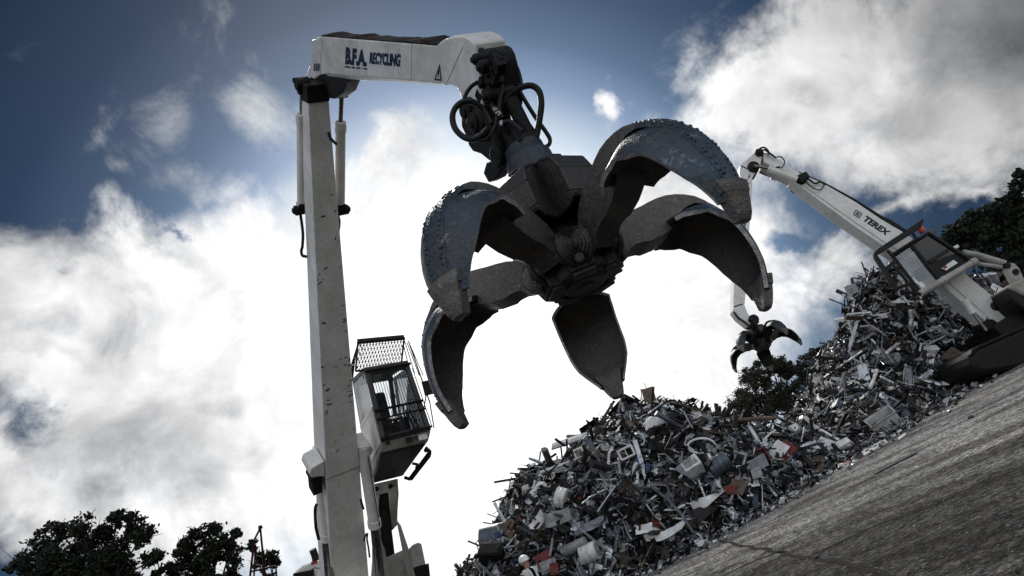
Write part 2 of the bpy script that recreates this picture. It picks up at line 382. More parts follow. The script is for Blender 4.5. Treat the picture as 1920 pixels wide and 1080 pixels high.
for path, w in [([(1339, 1010), (1380, 1022), (1427, 1031), (1500, 1043), (1560, 1053), (1617, 1066), (1700, 1085)], .035), ([(1367, 1015), (1440, 985), (1500, 955), (1560, 929), (1640, 893)], .03),
                ([(1340, 1085), (1370, 1073), (1410, 1054), (1455, 1038), (1475, 1035)], .03), ([(1532, 1048), (1545, 1030), (1580, 1013), (1638, 988), (1720, 960), (1790, 930)], .03),
                ([(1240, 1062), (1300, 1030), (1339, 1010), (1420, 968), (1520, 915)], .02)]:
    pts = [G(*p) for p in path]; dense = []
    for a, b2 in zip(pts[:-1], pts[1:]):
        k = max(3, int(np.linalg.norm(b2 - a) / .12))
        dense += [a + (b2 - a) * i / k for i in range(k)]
    dense.append(pts[-1]); Lr = []
    for i, p in enumerate(dense):
        t = unit(dense[min(i + 1, len(dense) - 1)] - dense[max(0, i - 1)]); nn = np.array([-t[1], t[0], 0])
        p = p + nn * .07 * mnoise.noise(Vector((p[0] * 1.7, p[1] * 1.7, 3)))
        ww = w * (1 + .8 * mnoise.noise(Vector((p[0] * 6, p[1] * 6, 0))))
        Lr.append((p + nn * ww + Z * .004, p - nn * ww + Z * .004))
    jb.add([q for pr2 in Lr for q in pr2], [(2 * i, 2 * i + 1, 2 * i + 3, 2 * i + 2) for i in range(len(Lr) - 1)])
tag(jb.build('pavement_cracks', 'joint_tar', smooth=0), kind='structure')
# ------------------------------------------------------------------ orange-peel grapple
HZ = .13
TPROF = np.array([(.30,.34),(.43,.52),(.62,.63),(.86,.73),(1.14,.71),(1.385,.49),(1.50,.12),(1.465,-.25)])
def make_grapple(base, ax, phi, opening, label, group, fine=True, K=1.0):
    base = np.array(base); ax = unit(ax); ex = unit(np.cross([0, 1, 0], ax)); ey = np.cross(ax, ex)
    root = thing('scrap_grapple', base, label, 'scrap grapple', group)
    nseg = 44 if fine else 22; nc = 13 if fine else 9
    def fr(i):
        a = phi - math.radians(72) * i
        rad = ex * math.sin(a) + ey * math.cos(a); return rad, np.cross(ax, rad)
    def W(rad, lat, r, x, z): return base + (rad * r + lat * x + ax * z)
    # ---- hub
    hub = MB()
    def ring(r, z, n=20, rot=0): return [base + ax * z + r * (ex * math.sin(2 * math.pi * k / n + rot) + ey * math.cos(2 * math.pi * k / n + rot)) for k in range(n)]
    hub.loft([ring(.13, .0 + HZ), ring(.17, .0 + HZ), ring(.18, .02 + HZ), ring(.25, .03 + HZ), ring(.27, .06 + HZ), ring(.25, .30 + HZ), ring(.17, .60), ring(.15, 1.0), ring(.24, 1.06), ring(.24, 1.12)])
    hub.lathe(base + ax * (-.012 + HZ), ax, [(.05, 0), (.07, 0), (.07, .02)], 12)
    hubo_mats = 'claw_body'
    for i in range(5):
        rad, lat = fr(i)
        for s in (-1, 1):                                  # pivot cheeks, in pairs
            pts = [W(rad, lat, r, s * .125, z) for r, z in [(a_, b_ + HZ) for a_, b_ in [(.12, .04), (.28, .045), (.38, .10), (.415, .18), (.41, .25), (.37, .32), (.30, .35), (.22, .40), (.12, .45)]]]
            hub.prism(pts, lat * s * .035)
        # web between neighbouring lugs and the open mouth under each tine
        a2, l2 = fr(i + .5)
        hub.prism([W(a2, l2, r, -.10, z + HZ) for r, z in [(.12, .02), (.31, .03), (.33, .12), (.27, .32), (.12, .46)]], l2 * .2)
        hub.box(W(a2, l2, .24, 0, .018 + HZ), (a2, l2, ax), (.05, .09, .02))
        hub.lathe(W(a2, l2, .32, 0, .10 + HZ), a2, [(.045, 0), (.05, .03), (.035, .045)], 10)
    ho = hub.build('hub', hubo_mats, root, bevel=.012)
    # ---- upper housing: five box guards over the cylinders
    for i in range(5):
        rad, lat = fr(i); g = MB()
        w = .168; t = .028
        outer = [(.12, 1.13), (.28, 1.13), (.41, 1.06), (.455, .92), (.46, .70), (.44, .66)]
        inner = [(.14, 1.10), (.27, 1.10), (.39, 1.035), (.427, .91), (.432, .70), (.42, .66)]
        for k in range(len(outer) - 1):
            a, b2, c2, d2 = outer[k], outer[k + 1], inner[k + 1], inner[k]
            g.hexa([W(rad, lat, r, x, z) for x in (-w, w) for r, z in (a, b2, c2, d2)])
        for s in (-1, 1):
            pts = [(.13, 1.11), (.275, 1.11), (.40, 1.045), (.442, .915), (.446, .66), (.38, .62), (.24, .62), (.16, .66), (.13, .80)]
            g.prism([W(rad, lat, r, s * (w - .006), z) for r, z in pts], lat * -s * t)
        g.box(W(rad, lat, .26, 0, 1.142), (rad, lat, ax), (.06, .05, .012))
        g.build('cylinder_guard', 'claw_body', root, bevel=.01)
        # hydraulic cylinder inside
        c = MB(); p0 = W(rad, lat, .27, 0, 1.02); p1 = W(rad, lat, .33, 0, .72)
        c.tube([p0, p1], .07, 16); c.lathe(p1, p1 - p0, [(.08, -.06), (.08, .0), (.06, .012)], 16)
        cy = c.build('hydraulic_cylinder', 'black_paint', root, bevel=.006)
        rdm = MB(); rdm.tube([p1, W(rad, lat, .40, 0, .57)], .045, 12)
        rdm.lathe(W(rad, lat, .40, -.06, .56), lat, [(.055, 0), (.055, .12)], 14)
        rdm.build('rod', 'chrome_rod', cy)
        hs = MB()
        hs.tube(spline([W(rad, lat, .2, .09, 1.0), W(rad, lat, .34, .11, .86), W(rad, lat, .36, .10, .72), W(rad, lat, .24, .05, .62)], 5), .014, 6)
        hs.tube(spline([W(rad, lat, .2, -.09, 1.0), W(rad, lat, .33, -.11, .88), W(rad, lat, .35, -.10, .74), W(rad, lat, .24, -.03, .64)], 5), .014, 6)
        hs.split('hose', 'rubber', cy)
    # ---- rotator
    rt = MB()
    rt.lathe(base + ax * 1.10, ax, [(.25, 0), (.255, .04), (.235, .06), (.205, .08), (.20, .22), (.195, .25), (.17, .29), (.165, .36), (.10, .375)], 32)
    for k in range(10):
        a = 2 * math.pi * k / 10; d = ex * math.sin(a) + ey * math.cos(a)
        rt.lathe(base + ax * 1.14 + d * .24, ax, [(.018, 0), (.018, .022), (.012, .03)], 6)
    rt.build('rotator', 'claw_rotator', root)
    # ---- tines
    for i in range(5):
        rad, lat = fr(i); th = opening[i]; c_, s_ = math.cos(th), math.sin(th); q = TPROF - TPROF[0]
        prof = np.stack([q[:, 0] * c_ - q[:, 1] * s_ + TPROF[0, 0], q[:, 0] * s_ + q[:, 1] * c_ + TPROF[0, 1]], 1)
        dense = np.array(spline([(r, 0, z) for r, z in prof], 12))[:, [0, 2]]
        ln = np.concatenate([[0], np.cumsum(np.linalg.norm(np.diff(dense, axis=0), axis=1))]); ln /= ln[-1]
        def at(s): return np.array([np.interp(s, ln, dense[:, 0]), np.interp(s, ln, dense[:, 1])])
        def fram(s):
            p = at(s); t = at(min(s + .015, 1)) - at(max(s - .015, 0)); t /= np.linalg.norm(t)
            nrm = np.array([-t[1], t[0]])                 # points to the outer (convex) side
            return p, t, nrm
        s0 = .43 if i == 2 and fine else .255; wk = .92 if i == 2 else 1.0; bn = np.array([0, 0, 0, 0, .004, .018, .034, .042, .030, .006, 0]) if i == 2 and fine else np.zeros(11)
        def hw(s):
            return wk * float(np.interp(s, [.255, .30, .36, .45, .58, .68, .76, .82, .87, .92, 1], np.array([.238, .262, .282, .298, .290, .272, .248, .212, .165, .118, .07]) + bn))
        def sec(s, off, shrink=0.0):
            p, t, nr = fram(s); w = hw(s) - shrink; pm = float(np.interp(s, [.255, .30, .40, .55, .70, .85, 1], [.42, .55, .95, 1.20, 1.05, .9, .8])); out = []
            for k in range(nc):
                u = -1 + 2 * k / (nc - 1); a = u * pm
                x = w * math.sin(a) / math.sin(pm); inn = w * (1 - math.cos(a)) / math.sin(pm) * .95
                # flattened keel so that the back carries a band
                d = off * math.cos(a * .8) - inn - float(np.interp(s, [.25, .33, .48, .62], [.175, .15, .05, 0])); x2 = x + off * math.sin(a) * .6
                out.append(W(rad, lat, p[0] + nr[0] * d, x2, p[1] + nr[1] * d))
            return out
        sh = MB(); ss = np.linspace(s0, .93, nseg)
        O = [sec(s, .030) for s in ss]; I = [sec(s, -.006) for s in ss]
        no = len(ss)
        vs = [p for r in O for p in r] + [p for r in I for p in r]; off = no * nc; fs = []; mi = []
        for k in range(no - 1):
            for j in range(nc - 1):
                a = k * nc + j
                fs.append((a, a + 1, a + nc + 1, a + nc)); mi.append(1)
                fs.append((off + a, off + a + nc, off + a + nc + 1, off + a + 1)); mi.append(0)
            for j, flip in ((0, 1), (nc - 1, 0)):
                a = k * nc + j; fs.append((a, a + nc, off + a + nc, off + a) if not flip else (a, off + a, off + a + nc, a + nc)); mi.append(2)
        for j in range(nc - 1):
            fs.append((j, off + j, off + j + 1, j + 1)); mi.append(0)
            a = (no - 1) * nc + j; fs.append((a, a + 1, off + a + 1, off + a)); mi.append(0)
        sh.add(vs, fs); sh.mi = mi
        # root arm: two thick plates with an outer web, from the pivot eye into the shell
        arm = []
        for s in np.linspace(-.02, .56, 16):
            p, t, nr = fram(max(s, 0)); p = p + t * min(s, 0) * 2
            hwid = np.interp(s, [0, .1, .25, .36, .46, .56], [.10, .115, .135, .14, .13, .09]); up = np.interp(s, [0, .1, .2, .35, .5], [.08, .08, .06, .045, .02]); dn = np.interp(s, [0, .06, .12, .22, .29, .36, .45, .56], [.09, .15, .22, .24, .22, .12, .03, -.01])
            arm.append([W(rad, lat, p[0] + nr[0] * d, x, p[1] + nr[1] * d) for d, x in ((up, -hwid), (up, hwid), (-dn, hwid), (-dn, -hwid))])
        sh.loft(arm)
        for s in (-1, 1):
            pe = prof[0]
            sh.lathe(W(rad, lat, pe[0], s * .085, pe[1]), lat * s, [(.105, 0), (.105, .03), (.095, .034)], 24)
            p5 = W(rad, lat, .55 * c_, s * .075, .44)
        # stiffening rib down the inner root and step plate
        to = sh.build('tine', ['claw_inner', 'claw_outer', 'claw_edge'] if fine else ['black_paint', 'claw_rotator', 'claw_body'], root, smooth=.6)  # far tines take darker materials, their backlit silhouette put into the colour
        # pivot pin with its stepped end caps
        pn = MB()
        for s in (-1, 1):
            pn.lathe(W(rad, lat, prof[0][0], s * .122, prof[0][1]), lat * s, [(.105, 0), (.105, .045), (.088, .05), (.088, .064), (.066, .068), (.066, .08), (.042, .084), (.042, .10), (.022, .104)], 24)
        pn.split('pivot_pin', 'claw_inner', to, smooth=.5)
        # weld studs in rows down the back band
        if fine:
            st = MB(); rr = random.Random(40 + i)
            # backing strip
            strip = []
            for s in np.linspace(.46, .87, 30):
                p, t, nr = fram(s); w = hw(s) * .40
                strip.append([W(rad, lat, p[0] + nr[0] * d, x, p[1] + nr[1] * d) for d, x in ((.036 - w * .16, -w), (.044, 0), (.036 - w * .16, w), (.0 - w * .12, w * 1.02), (.0, 0), (.0 - w * .12, -w * 1.02))])
            st.loft(strip)
            for k in range(26):
                s = .465 + .40 * k / 25; p, t, nr = fram(s); w = hw(s) * .38; nn = 5 if w > .115 else (4 if w > .075 else 3)
                for j in range(nn):
                    if rr.random() < .14: continue
                    x = -w + 2 * w * (j + .5) / nn + rr.uniform(-.011, .011); p2 = p + t * rr.uniform(-.012, .012)
                    c0 = W(rad, lat, p2[0] + nr[0] * (.036 - abs(x) * .12), x, p2[1] + nr[1] * (.036 - abs(x) * .12))
                    nv = unit(rad * nr[0] + ax * nr[1]); r_ = rr.uniform(.010, .0165)
                    st.lathe(c0, nv, (lambda h_: [(r_ * 1.15, -.012), (r_ * 1.05, h_ * .4), (r_ * .75, h_), (r_ * .2, h_ * 1.2)])(rr.uniform(.005, .011)), 7)
            st.build('wear_studs', 'claw_outer', to, smooth=.9)
        # cast tooth socketed over the tip
        tm = MB(); rows = []
        for s, wid, ou, dn in [(.868, .132, .044, .070), (.872, .138, .050, .074), (.905, .118, .052, .068), (.910, .106, .048, .060), (.94, .088, .050, .056), (.97, .068, .046, .050), (.99, .050, .038, .042), (1.0, .036, .025, .030)]:
            p, t, nr = fram(min(s, .995)); p = p + t * max(0, s - 1) * 1.9 + (-nr) * max(0, s - .97) * .25
            rows.append([W(rad, lat, p[0] + nr[0] * d, x, p[1] + nr[1] * d) for d, x in ((ou * .6, -wid), (ou, -wid * .45), (ou, wid * .45), (ou * .6, wid), (-dn * .9, wid * .92), (-dn * .55, wid * .35), (-dn * .55, -wid * .35), (-dn * .9, -wid * .92))])
        tm.loft(rows)
        tm.build('tooth', 'claw_tooth', to, smooth=.5, bevel=.006)
    return root, (lambda r, x, z, i=0: W(*fr(i), r, x, z))

GB = np.array([.493, 4.949, 2.902]); GAX = unit(np.array([.092, .033, 1.0]))
g1, g1w = make_grapple(GB, GAX, math.radians(141.48), [-.04, -.21, -.25, -.166, .042],
             'huge dark steel five-clawed grab hanging open in the foreground from the leaning crane arm', None, True)
GB2 = P(1436, 658, 22.5)
g2, g2w = make_grapple(GB2, (.15, .24, 1), math.radians(153), [.05, .05, -.15, .02, .08],
             'small distant dark grab hanging over the bushes from the far crane', None, False)
for o_ in [g2] + list(g2.children): pass
g2.scale = (.80, .80, .80)
# ------------------------------------------------------------------ near material handler
BASE = P(650, 1075, 14.2)
mh = thing('material_handler', (BASE[0] - 1.0, BASE[1] + 1.5, 0), 'tall white scrap crane with leaning boom and raised caged cab, holding the huge grab', 'crane')
az = math.radians(31)
Hh = np.array([math.sin(az), -math.cos(az), 0]); Lt = np.array([math.cos(az), math.sin(az), 0])
B0 = P(655, 1060, 14.0); B1 = P(595.5, 165, 10.1); bd = unit(B1 - B0); bl = np.linalg.norm(B1 - B0)
bn_ = unit(np.cross(Lt, bd)); bn_ = bn_ if bn_[2] < 0 else -bn_          # belly normal
def BL(t): return B0 + (B1 - B0) * t
def bw(t): return float(np.interp(t, [-.2, 0, .25, .6, 1], [.84, .78, .66, .50, .31]))
def bdp(t): return float(np.interp(t, [-.2, 0, .3, .6, 1], [.85, .8, .66, .52, .36]))
mb = MB(); secs = []
for t in np.linspace(-.22, 1.0, 14):
    c = BL(t); w = bw(t) / 2; d = bdp(t)
    secs.append([c - Lt * w, c + Lt * w, c + Lt * w - bn_ * d, c - Lt * w - bn_ * d])
mb.loft(secs)
boom = mb.build('boom', 'white_paint', mh, bevel=.012, smooth=.3)
def tpx(y): return (1060 - y) / 895.0
# weld seam and ears where the lift cylinders take hold
mb = MB(); t = tpx(836); c = BL(t); w = bw(t) / 2
for s in (-1, 1):
    e0 = c + Lt * s * (w + .004) + bd * .20
    prof = [(0, .22), (.26, .16), (.30, .04), (.26, -.06), (.10, -.10), (0, -.16)]
    mb.prism([e0 + Lt * s * x + bd * z - bn_ * .02 for x, z in prof], -bn_ * .5)
mb.split('cylinder_bracket', 'white_paint', boom, bevel=.02)
mb = MB()
for s in (-1, 1):
    e0 = c + Lt * s * (w + .16)
    mb.lathe(e0 - bn_ * .10, -bn_, [(.11, 0), (.11, .30)], 14)
    mb.box(e0 + bd * -.12 - bn_ * .2, (Lt, bd, bn_), (.09, .20, .14))
mb.split('pivot_pin', 'grimy_metal', boom)
mb = MB(); mb.box(c + bn_ * .002, (Lt, bd, bn_), (w + .003, .012, .004)); mb.build('weld_seam', 'pale_grey_paint', boom)
# scuffs : shallow scraped patches on the belly plate
sc = MB(); rs = random.Random(5)
for k in range(46):
    yy = rs.choice([rs.uniform(600, 720), rs.uniform(420, 800), rs.uniform(610, 700), rs.uniform(320, 560)]); t = tpx(yy); w = bw(t) / 2
    u = rs.choice([rs.uniform(-.95, -.55), rs.uniform(-.9, .9), rs.uniform(.55, .95)])
    c = BL(t) + Lt * u * w + bn_ * .0035; L_ = rs.uniform(.03, .13); th = rs.uniform(.006, .016); a = rs.uniform(-.5, .6) if rs.random() < .7 else rs.uniform(0, 3)
    d1 = Lt * math.cos(a) + bd * math.sin(a); d2 = -Lt * math.sin(a) + bd * math.cos(a)
    pts = [c + d1 * L_ * .5 * math.cos(x) * rs.uniform(.6, 1.1) + d2 * th * math.sin(x) * rs.uniform(.5, 1.3) for x in [i * math.pi / 4 for i in range(8)]]
    pts = [p if abs(np.dot(p - BL(t), Lt)) < w - .004 else p - Lt * (np.dot(p - BL(t), Lt) - math.copysign(w - .006, u)) for p in pts]
    sc.add(pts, [tuple(range(8))])
sc.split('scuff_mark', 'dirt_clods', boom, smooth=0)

def cyl(name, p_bar0, p_bar1, r, p_rod1, rr_, parent, m='white_paint', collar=True):
    c = MB(); c.tube([p_bar0, p_bar1], r, 20); d = unit(p_bar1 - p_bar0)
    c.lathe(p_bar1, d, [(r * 1.16, -.16 if collar else -.05), (r * 1.16, -.01), (r * .8, .0)], 20)
    c.lathe(p_bar0, d, [(r * 1.05, .0), (r * 1.05, .05)], 20)
    o = c.build(name, m, parent)
    q = MB(); q.tube([p_bar1, p_rod1], rr_, 14); q.build('rod', 'chrome_rod', o)
    return o
def depth_boom(y): return J_(BL(tpx(y)))
def J_(p): return float(np.dot(p - CAM, fw))
# stick cylinders either side of the boom head
for xs, ys, xm, ym, xe, ye, side in [(566.5, 386, 566, 214, 566, 158, -1), (637.5, 388, 638.5, 228, 641, 165, 1)]:
    d0 = depth_boom(386) + (.16 if side < 0 else .12); d1 = depth_boom(220) + .14; d2 = depth_boom(160) + .14
    pb, pm_, pe = P(xs, ys, d0), P(xm, ym, d1), P(xe, ye, d2)
    o = cyl('stick_cylinder', pb, pm_, .079, pe, .034, mh)
    k = MB(); k.lathe(pb - Lt * .13 - bd * .06, Lt, [(.085, 0), (.085, .26)], 14); k.box(pb - bd * .03, (Lt, bd, bn_), (.07, .09, .09))
    k.box(pb - Lt * side * .16 - bd * .05, (Lt, bd, bn_), (.12, .055, .07)); k.lathe(pb + Lt * side * .10 - bd * .06, Lt * side, [(.06, 0), (.06, .05), (.03, .07)], 10)
    k.build('lower_clevis', 'grimy_metal', o, bevel=.01)
    k = MB(); k.lathe(pe - Lt * .10, Lt, [(.075, 0), (.09, .02), (.09, .20), (.075, .22)], 14); k.lathe(pe - bd * .09 - Lt * .07, Lt, [(.06, 0), (.06, .15)], 12); k.lathe(pe - Lt * .12 + bd * .06 - bn_ * .04, Lt, [(.04, 0), (.04, .24)], 8)
    k.build('upper_clevis', 'grimy_metal', o, bevel=.012)
hz = MB(); D0 = depth_boom(440)
hz.tube(spline([P(563, 400, D0), P(566, 420, D0), P(568, 440, D0), P(567, 462, D0), P(565, 470, D0), P(567, 479, D0), P(576, 481, D0)], 6), .025, 8)
hz.tube(spline([P(632, 398, D0), P(636, 412, D0), P(636, 424, D0), P(634, 436, D0)], 6), .022, 8)
hz.tube(spline([P(616, 248, 10.4), P(619, 258, 10.4), P(626, 266, 10.4), P(632, 271, 10.4)], 6), .022, 8)
hz.split('hose', 'rubber', boom)
# boom lift cylinders
for (x0, y0, x1, y1, x2, y2, r) in [(598, 838, 613, 1012, 622, 1120, .125), (680, 838, 703, 988, 716, 1120, .115)]:
    dd = 13.55
    o = cyl('lift_cylinder', P(x0, y0, dd - .4), P(x1, y1, dd + .1), r, P(x2, y2, dd + .5), r * .82, mh)
    pq = MB(); dl = -.155
    a0, a1 = P(x0, y0 + 12, dd - .4) + bn_ * (r + .03), P(x1, y1 - 8, dd + .1) + bn_ * (r + .03)
    pq.tube([a0 + Lt * .05, a1 + Lt * .05], .013, 6); pq.build('pipe', 'chrome_rod', o)
hz = MB()
hz.tube(spline([P(589, 850, 13), P(586, 880, 13), P(589, 915, 13.1), P(590, 925, 13.1)], 6), .022, 8)
hz.tube(spline([P(594, 945, 13.2), P(591, 955, 13.2), P(592, 985, 13.2), P(595, 1000, 13.2), P(598, 1012, 13.2)], 6), .03, 8)
hz.tube(spline([P(676, 935, 13.2), P(679, 947, 13.2), P(682, 955, 13.2)], 6), .025, 8)
hz.tube(spline([P(682, 1014, 13.4), P(686, 1003, 13.4), P(689, 1000, 13.4)], 4) + spline([P(688, 1012, 13.4), P(691, 1028, 13.4), P(693, 1045, 13.4)], 4), .018, 6)
hz.split('hose', 'rubber', boom)

# ---- lettered stick, built in its own upright plane
SA, SB = P(600, 120, 10.0), P(890, 195, 6.05)
sh_ = unit(np.array([*(SB - SA)[:2], 0])); SN = np.array([sh_[1], -sh_[0], 0]); SN = SN if np.dot(SN, CAM - SA) > 0 else -SN
SP = (SA, SN)
def sp(x, y, o=0.0): return on_plane(x, y, *SP) + SN * o
sw = .30
poly = [(584, 92), (584, 75), (603, 68), (700, 75.5), (818, 85), (824, 79), (832, 73.5), (850, 67), (868, 67), (880, 72), (890, 82), (893, 100), (897, 130), (902, 165), (905, 195), (903, 210), (893, 215), (880, 212), (876, 206), (869, 194), (862, 177), (857, 166), (847, 160), (829, 157), (740, 149), (650, 142.5), (612, 139), (600, 141), (588, 148), (573, 141), (581, 122)]
mb = MB(); mb.prism([sp(x, y) for x, y in poly], -SN * sw)
stick = mb.build('stick', 'white_paint_clean', mh, bevel=.018, smooth=.5)
# belly flange that shows below the side plate
mb = MB(); fl = [(610, 139), (650, 142.5), (740, 149), (829, 157), (847, 160), (847, 164.5), (829, 163), (740, 156), (650, 150.5), (616, 146)]
mb.loft([[sp(x, y - .6, -.004), sp(x, y + 7.5 - 4 * min(1, max(0, (x - 640) / 200)), -.045), sp(x, y + 7.5 - 4 * min(1, max(0, (x - 640) / 200)), -sw + .05), sp(x, y - .6, -sw + .01)] for x, y in fl[:4]]); mb.build('belly_flange', 'white_paint_clean', stick, bevel=.006)
# plate seams
mb = MB()
for pts in [[(606, 70), (602, 100), (601, 139)], [(868, 88), (838, 155)], [(772, 82), (771, 151)]]:
    for (xa, ya), (xb, yb) in zip(pts[:-1], pts[1:]): mb.tube([sp(xa, ya, .0), sp(xb, yb, .0)], .004, 6)
mb.split('weld_seam', 'pale_grey_paint', stick)
# caked dirt along the top
mb = MB(); top_ = []
for i in range(150):
    u = i / 149; x = 600 + u * 222; y = 67.6 + u * 17.3; hgt_d = .012 + .055 * max(0, mnoise.noise(Vector((u * 9, 1, 0))) + .25) + .02 * mnoise.noise(Vector((u * 60, 5, 0))) + (.05 if .86 < u < .93 else 0)
    if u < .02 or u > .98: hgt_d = .004
    c0_ = sp(x, y, 0); row = []
    for o_, k_ in ((-.005, 0), (-.005, .7), (-.1, 1.0), (-.25, .9), (-sw + .02, .6), (-sw + .02, 0)):
        row.append(c0_ + SN * o_ + Z * (k_ * hgt_d * (1 + .5 * mnoise.noise(Vector((u * 40, o_ * 9, 3)))) - (.006 if k_ == 0 else 0)))
    top_.append(row)
mb.loft(top_)
mb.build('caked_dirt', 'dirt_clods', stick, smooth=.4)
lift = SN * .0045
lettering('lettering', 'B.F.A.', [(647.5, 121), (688, 125), (688.5, 94), (649, 88)], SP, 'navy_ink', stick, lift, .06)
lettering('lettering', 'RECYCLING', [(693, 119.5), (750, 125.5), (752, 101), (694.5, 97.5)], SP, 'navy_ink', stick, lift, .05)
mb = MB(); rs = random.Random(3)
for x in np.arange(647, 687, 2.1):
    if rs.random() < .85: mb.add([sp(a, b2 + (a - 647) * .10, .0045) for a, b2 in ((x, 126.5), (x + 1.6, 126.5), (x + 1.5, 122.8 + rs.random()), (x + .1, 123.2))], [(0, 1, 2, 3)])
for x in (588.5, 592.5, 596.5): mb.add([sp(a, b2, .0045) for a, b2 in ((x, 133), (x + 2.4, 133), (x + 3.2, 119), (x + .8, 119))], [(0, 1, 2, 3)])
mb.build('faded_marking', 'navy_ink', stick, smooth=0)
mb = MB(); T = [(814.5, 150), (828.5, 151.5), (825, 119)]; cx, cy = 822.6, 142
T2 = [(cx + (x - cx) * .66, cy + (y - cy) * .66) for x, y in T]
mb.add([sp(x, y, .0045) for x, y in T + T2], [(0, 1, 4, 3), (1, 2, 5, 4), (2, 0, 3, 5)])
mb.add([sp(x, y, .0045) for x, y in ((821.6, 141), (823.2, 141.2), (824, 131), (822.6, 131))], [(0, 1, 2, 3)]); mb.add([sp(x, y, .0045) for x, y in ((821.4, 145.4), (823, 145.6), (823.2, 143.2), (821.6, 143))], [(0, 1, 2, 3)])
mb.build('warning_triangle', 'black_ink', stick, smooth=0)
# boom head knuckle under the stick heel
mb = MB(); kn = [(588, 146), (601, 141), (640, 147), (648, 152), (640, 174), (624, 186), (606, 184), (582, 176), (577, 160)]
mb.prism([sp(x, y, -.02) for x, y in kn], -SN * .20)
mb.lathe(sp(585, 160, .06), -SN, [(.10, 0), (.12, .02), (.12, .50), (.10, .52)], 20)
mb.box(BL(.992) - bn_ * .17, (Lt, bd, bn_), (.170, .13, .186))
mb.build('boom_head_knuckle', 'grimy_metal', mh, bevel=.015)
# small oil stains and drips on the side plate
# ---- dark linkage at the stick nose, hung over the rotator
mb = MB()
nose = [(884, 98), (893, 94), (900, 99), (906, 110), (911, 128), (916, 155), (921, 180), (922, 205), (918, 222), (912, 205), (904, 185), (898, 150), (892, 118)]
mb.prism([sp(x, y, -.03) for x, y in nose], -SN * .28)
for (x, y, r_) in [(884, 206, .115), (898, 228, .10), (914, 124, .06), (903, 110, .05), (926, 178, .06)]:
    mb.lathe(sp(x, y, .10), -SN, [(r_ * .5, 0), (r_ * .55, .02), (r_ * .9, .025), (r_, .05), (r_, .26), (r_ * .9, .29), (r_ * .5, .3)], 20)
rs = random.Random(8)
for k in range(34):
    x, y = rs.choice([(rs.uniform(897, 936), rs.uniform(95, 215)), (rs.uniform(895, 925), rs.uniform(110, 190))])
    if x > 945 and y < 120: continue
    mb.box(sp(x, y, rs.uniform(-.06, .0)), (sh_, SN, Z), (rs.uniform(.015, .05), rs.uniform(.02, .05), rs.uniform(.02, .06)))
nose_o = mb.build('nose_linkage', 'grimy_metal', mh, bevel=.008)
pt = MB()
casting = [(872, 205), (888, 196), (905, 208), (915, 228), (912, 250), (898, 262), (882, 256), (872, 235)]
pt.prism([sp(x, y, .05) for x, y in casting], -SN * .3); pt.build('nose_casting', 'grimy_metal', nose_o, bevel=.03)
# white lower lip between casting and link
top_rot = GB + GAX * 1.47
lk = MB()
def lkp(pts, off, th): lk.prism([sp(x, y, off) for x, y in pts], -SN * th)
lkp([(878, 256), (900, 258), (925, 268), (945, 285), (952, 300), (944, 312), (920, 300), (905, 288), (890, 283), (882, 272)], .02, .30)
lk.tube([sp(922, 215, .03), sp(948, 285, .03)], .055, 14); lk.tube([sp(938, 190, -.10), sp(972, 268, -.12)], .06, 14)
lk.lathe(sp(949, 290, .12), -SN, [(.085, 0), (.10, .02), (.10, .05), (.055, .052), (.055, .2)], 20)
lkp([(930, 300), (950, 296), (962, 308), (950, 330), (934, 338), (924, 320)], .10, .10)
lk.tube([GB + GAX * 1.40, GB + GAX * 1.62], .12, 16)
lk.prism([GB + GAX * z + sh_ * x + SN * .10 for x, z in [(-.16, 1.44), (.16, 1.44), (.12, 1.62), (.05, 1.72), (-.05, 1.72), (-.12, 1.62)]], -SN * .2)
lk.build('suspension_link', 'grimy_metal', mh, bevel=.012)
# hoses
def hose(pts, r, dep, name='hose'):
    h = MB(); n = len(pts)
    h.tube(spline([P(x, y, dep[0] + (dep[1] - dep[0]) * i / (n - 1) + (e[0] if e else 0)) for i, (x, y, *e) in enumerate(pts)], 8), r, 10)
    return h.build(name, 'rubber', mh)
hose([(899, 152), (884, 162), (874, 176), (871, 190), (884, 191), (900, 199), (914, 214), (922, 232)], .017, (5.9, 5.6))
hose([(922, 229), (908, 207), (886, 191), (864, 193), (849, 212), (852, 238), (868, 256), (888, 261), (905, 252), (916, 240)], .026, (5.7, 5.5))
hose([(896, 264), (910, 262), (922, 250), (929, 232), (931, 215)], .012, (5.5, 5.6))
hose([(937, 212), (946, 190), (962, 173), (980, 163), (998, 161), (1011, 172), (1015, 195), (1012, 222), (1007, 250), (1004, 262)], .027, (5.7, 5.6))
hose([(966, 150), (975, 172), (990, 198), (1008, 226), (1024, 248), (1031, 262), (1026, 274), (1008, 278), (988, 271), (966, 258), (950, 244), (945, 232), (954, 227), (966, 234), (980, 246)], .019, (5.9, 5.5))
hose([(900, 86), (926, 84), (948, 97), (963, 118), (972, 140), (975, 160), (968, 172)], .026, (6.1, 5.85))
hose([(946, 105), (955, 125), (966, 150), (970, 162)], .024, (6.0, 5.85))
hose([(925, 100), (938, 130), (940, 170), (934, 212)], .02, (5.85, 5.6))
hose([(915, 110), (925, 150), (922, 190), (930, 214)], .018, (5.85, 5.6))
mb = MB()
for x, y in ((932, 211), (936, 214), (929, 206), (941, 232)): mb.lathe(P(x, y, 5.6), Z, [(.012, -.03), (.024, -.02), (.024, .02), (.014, .03)], 8)
mb.split('hose_fitting', 'chrome_rod', mh)

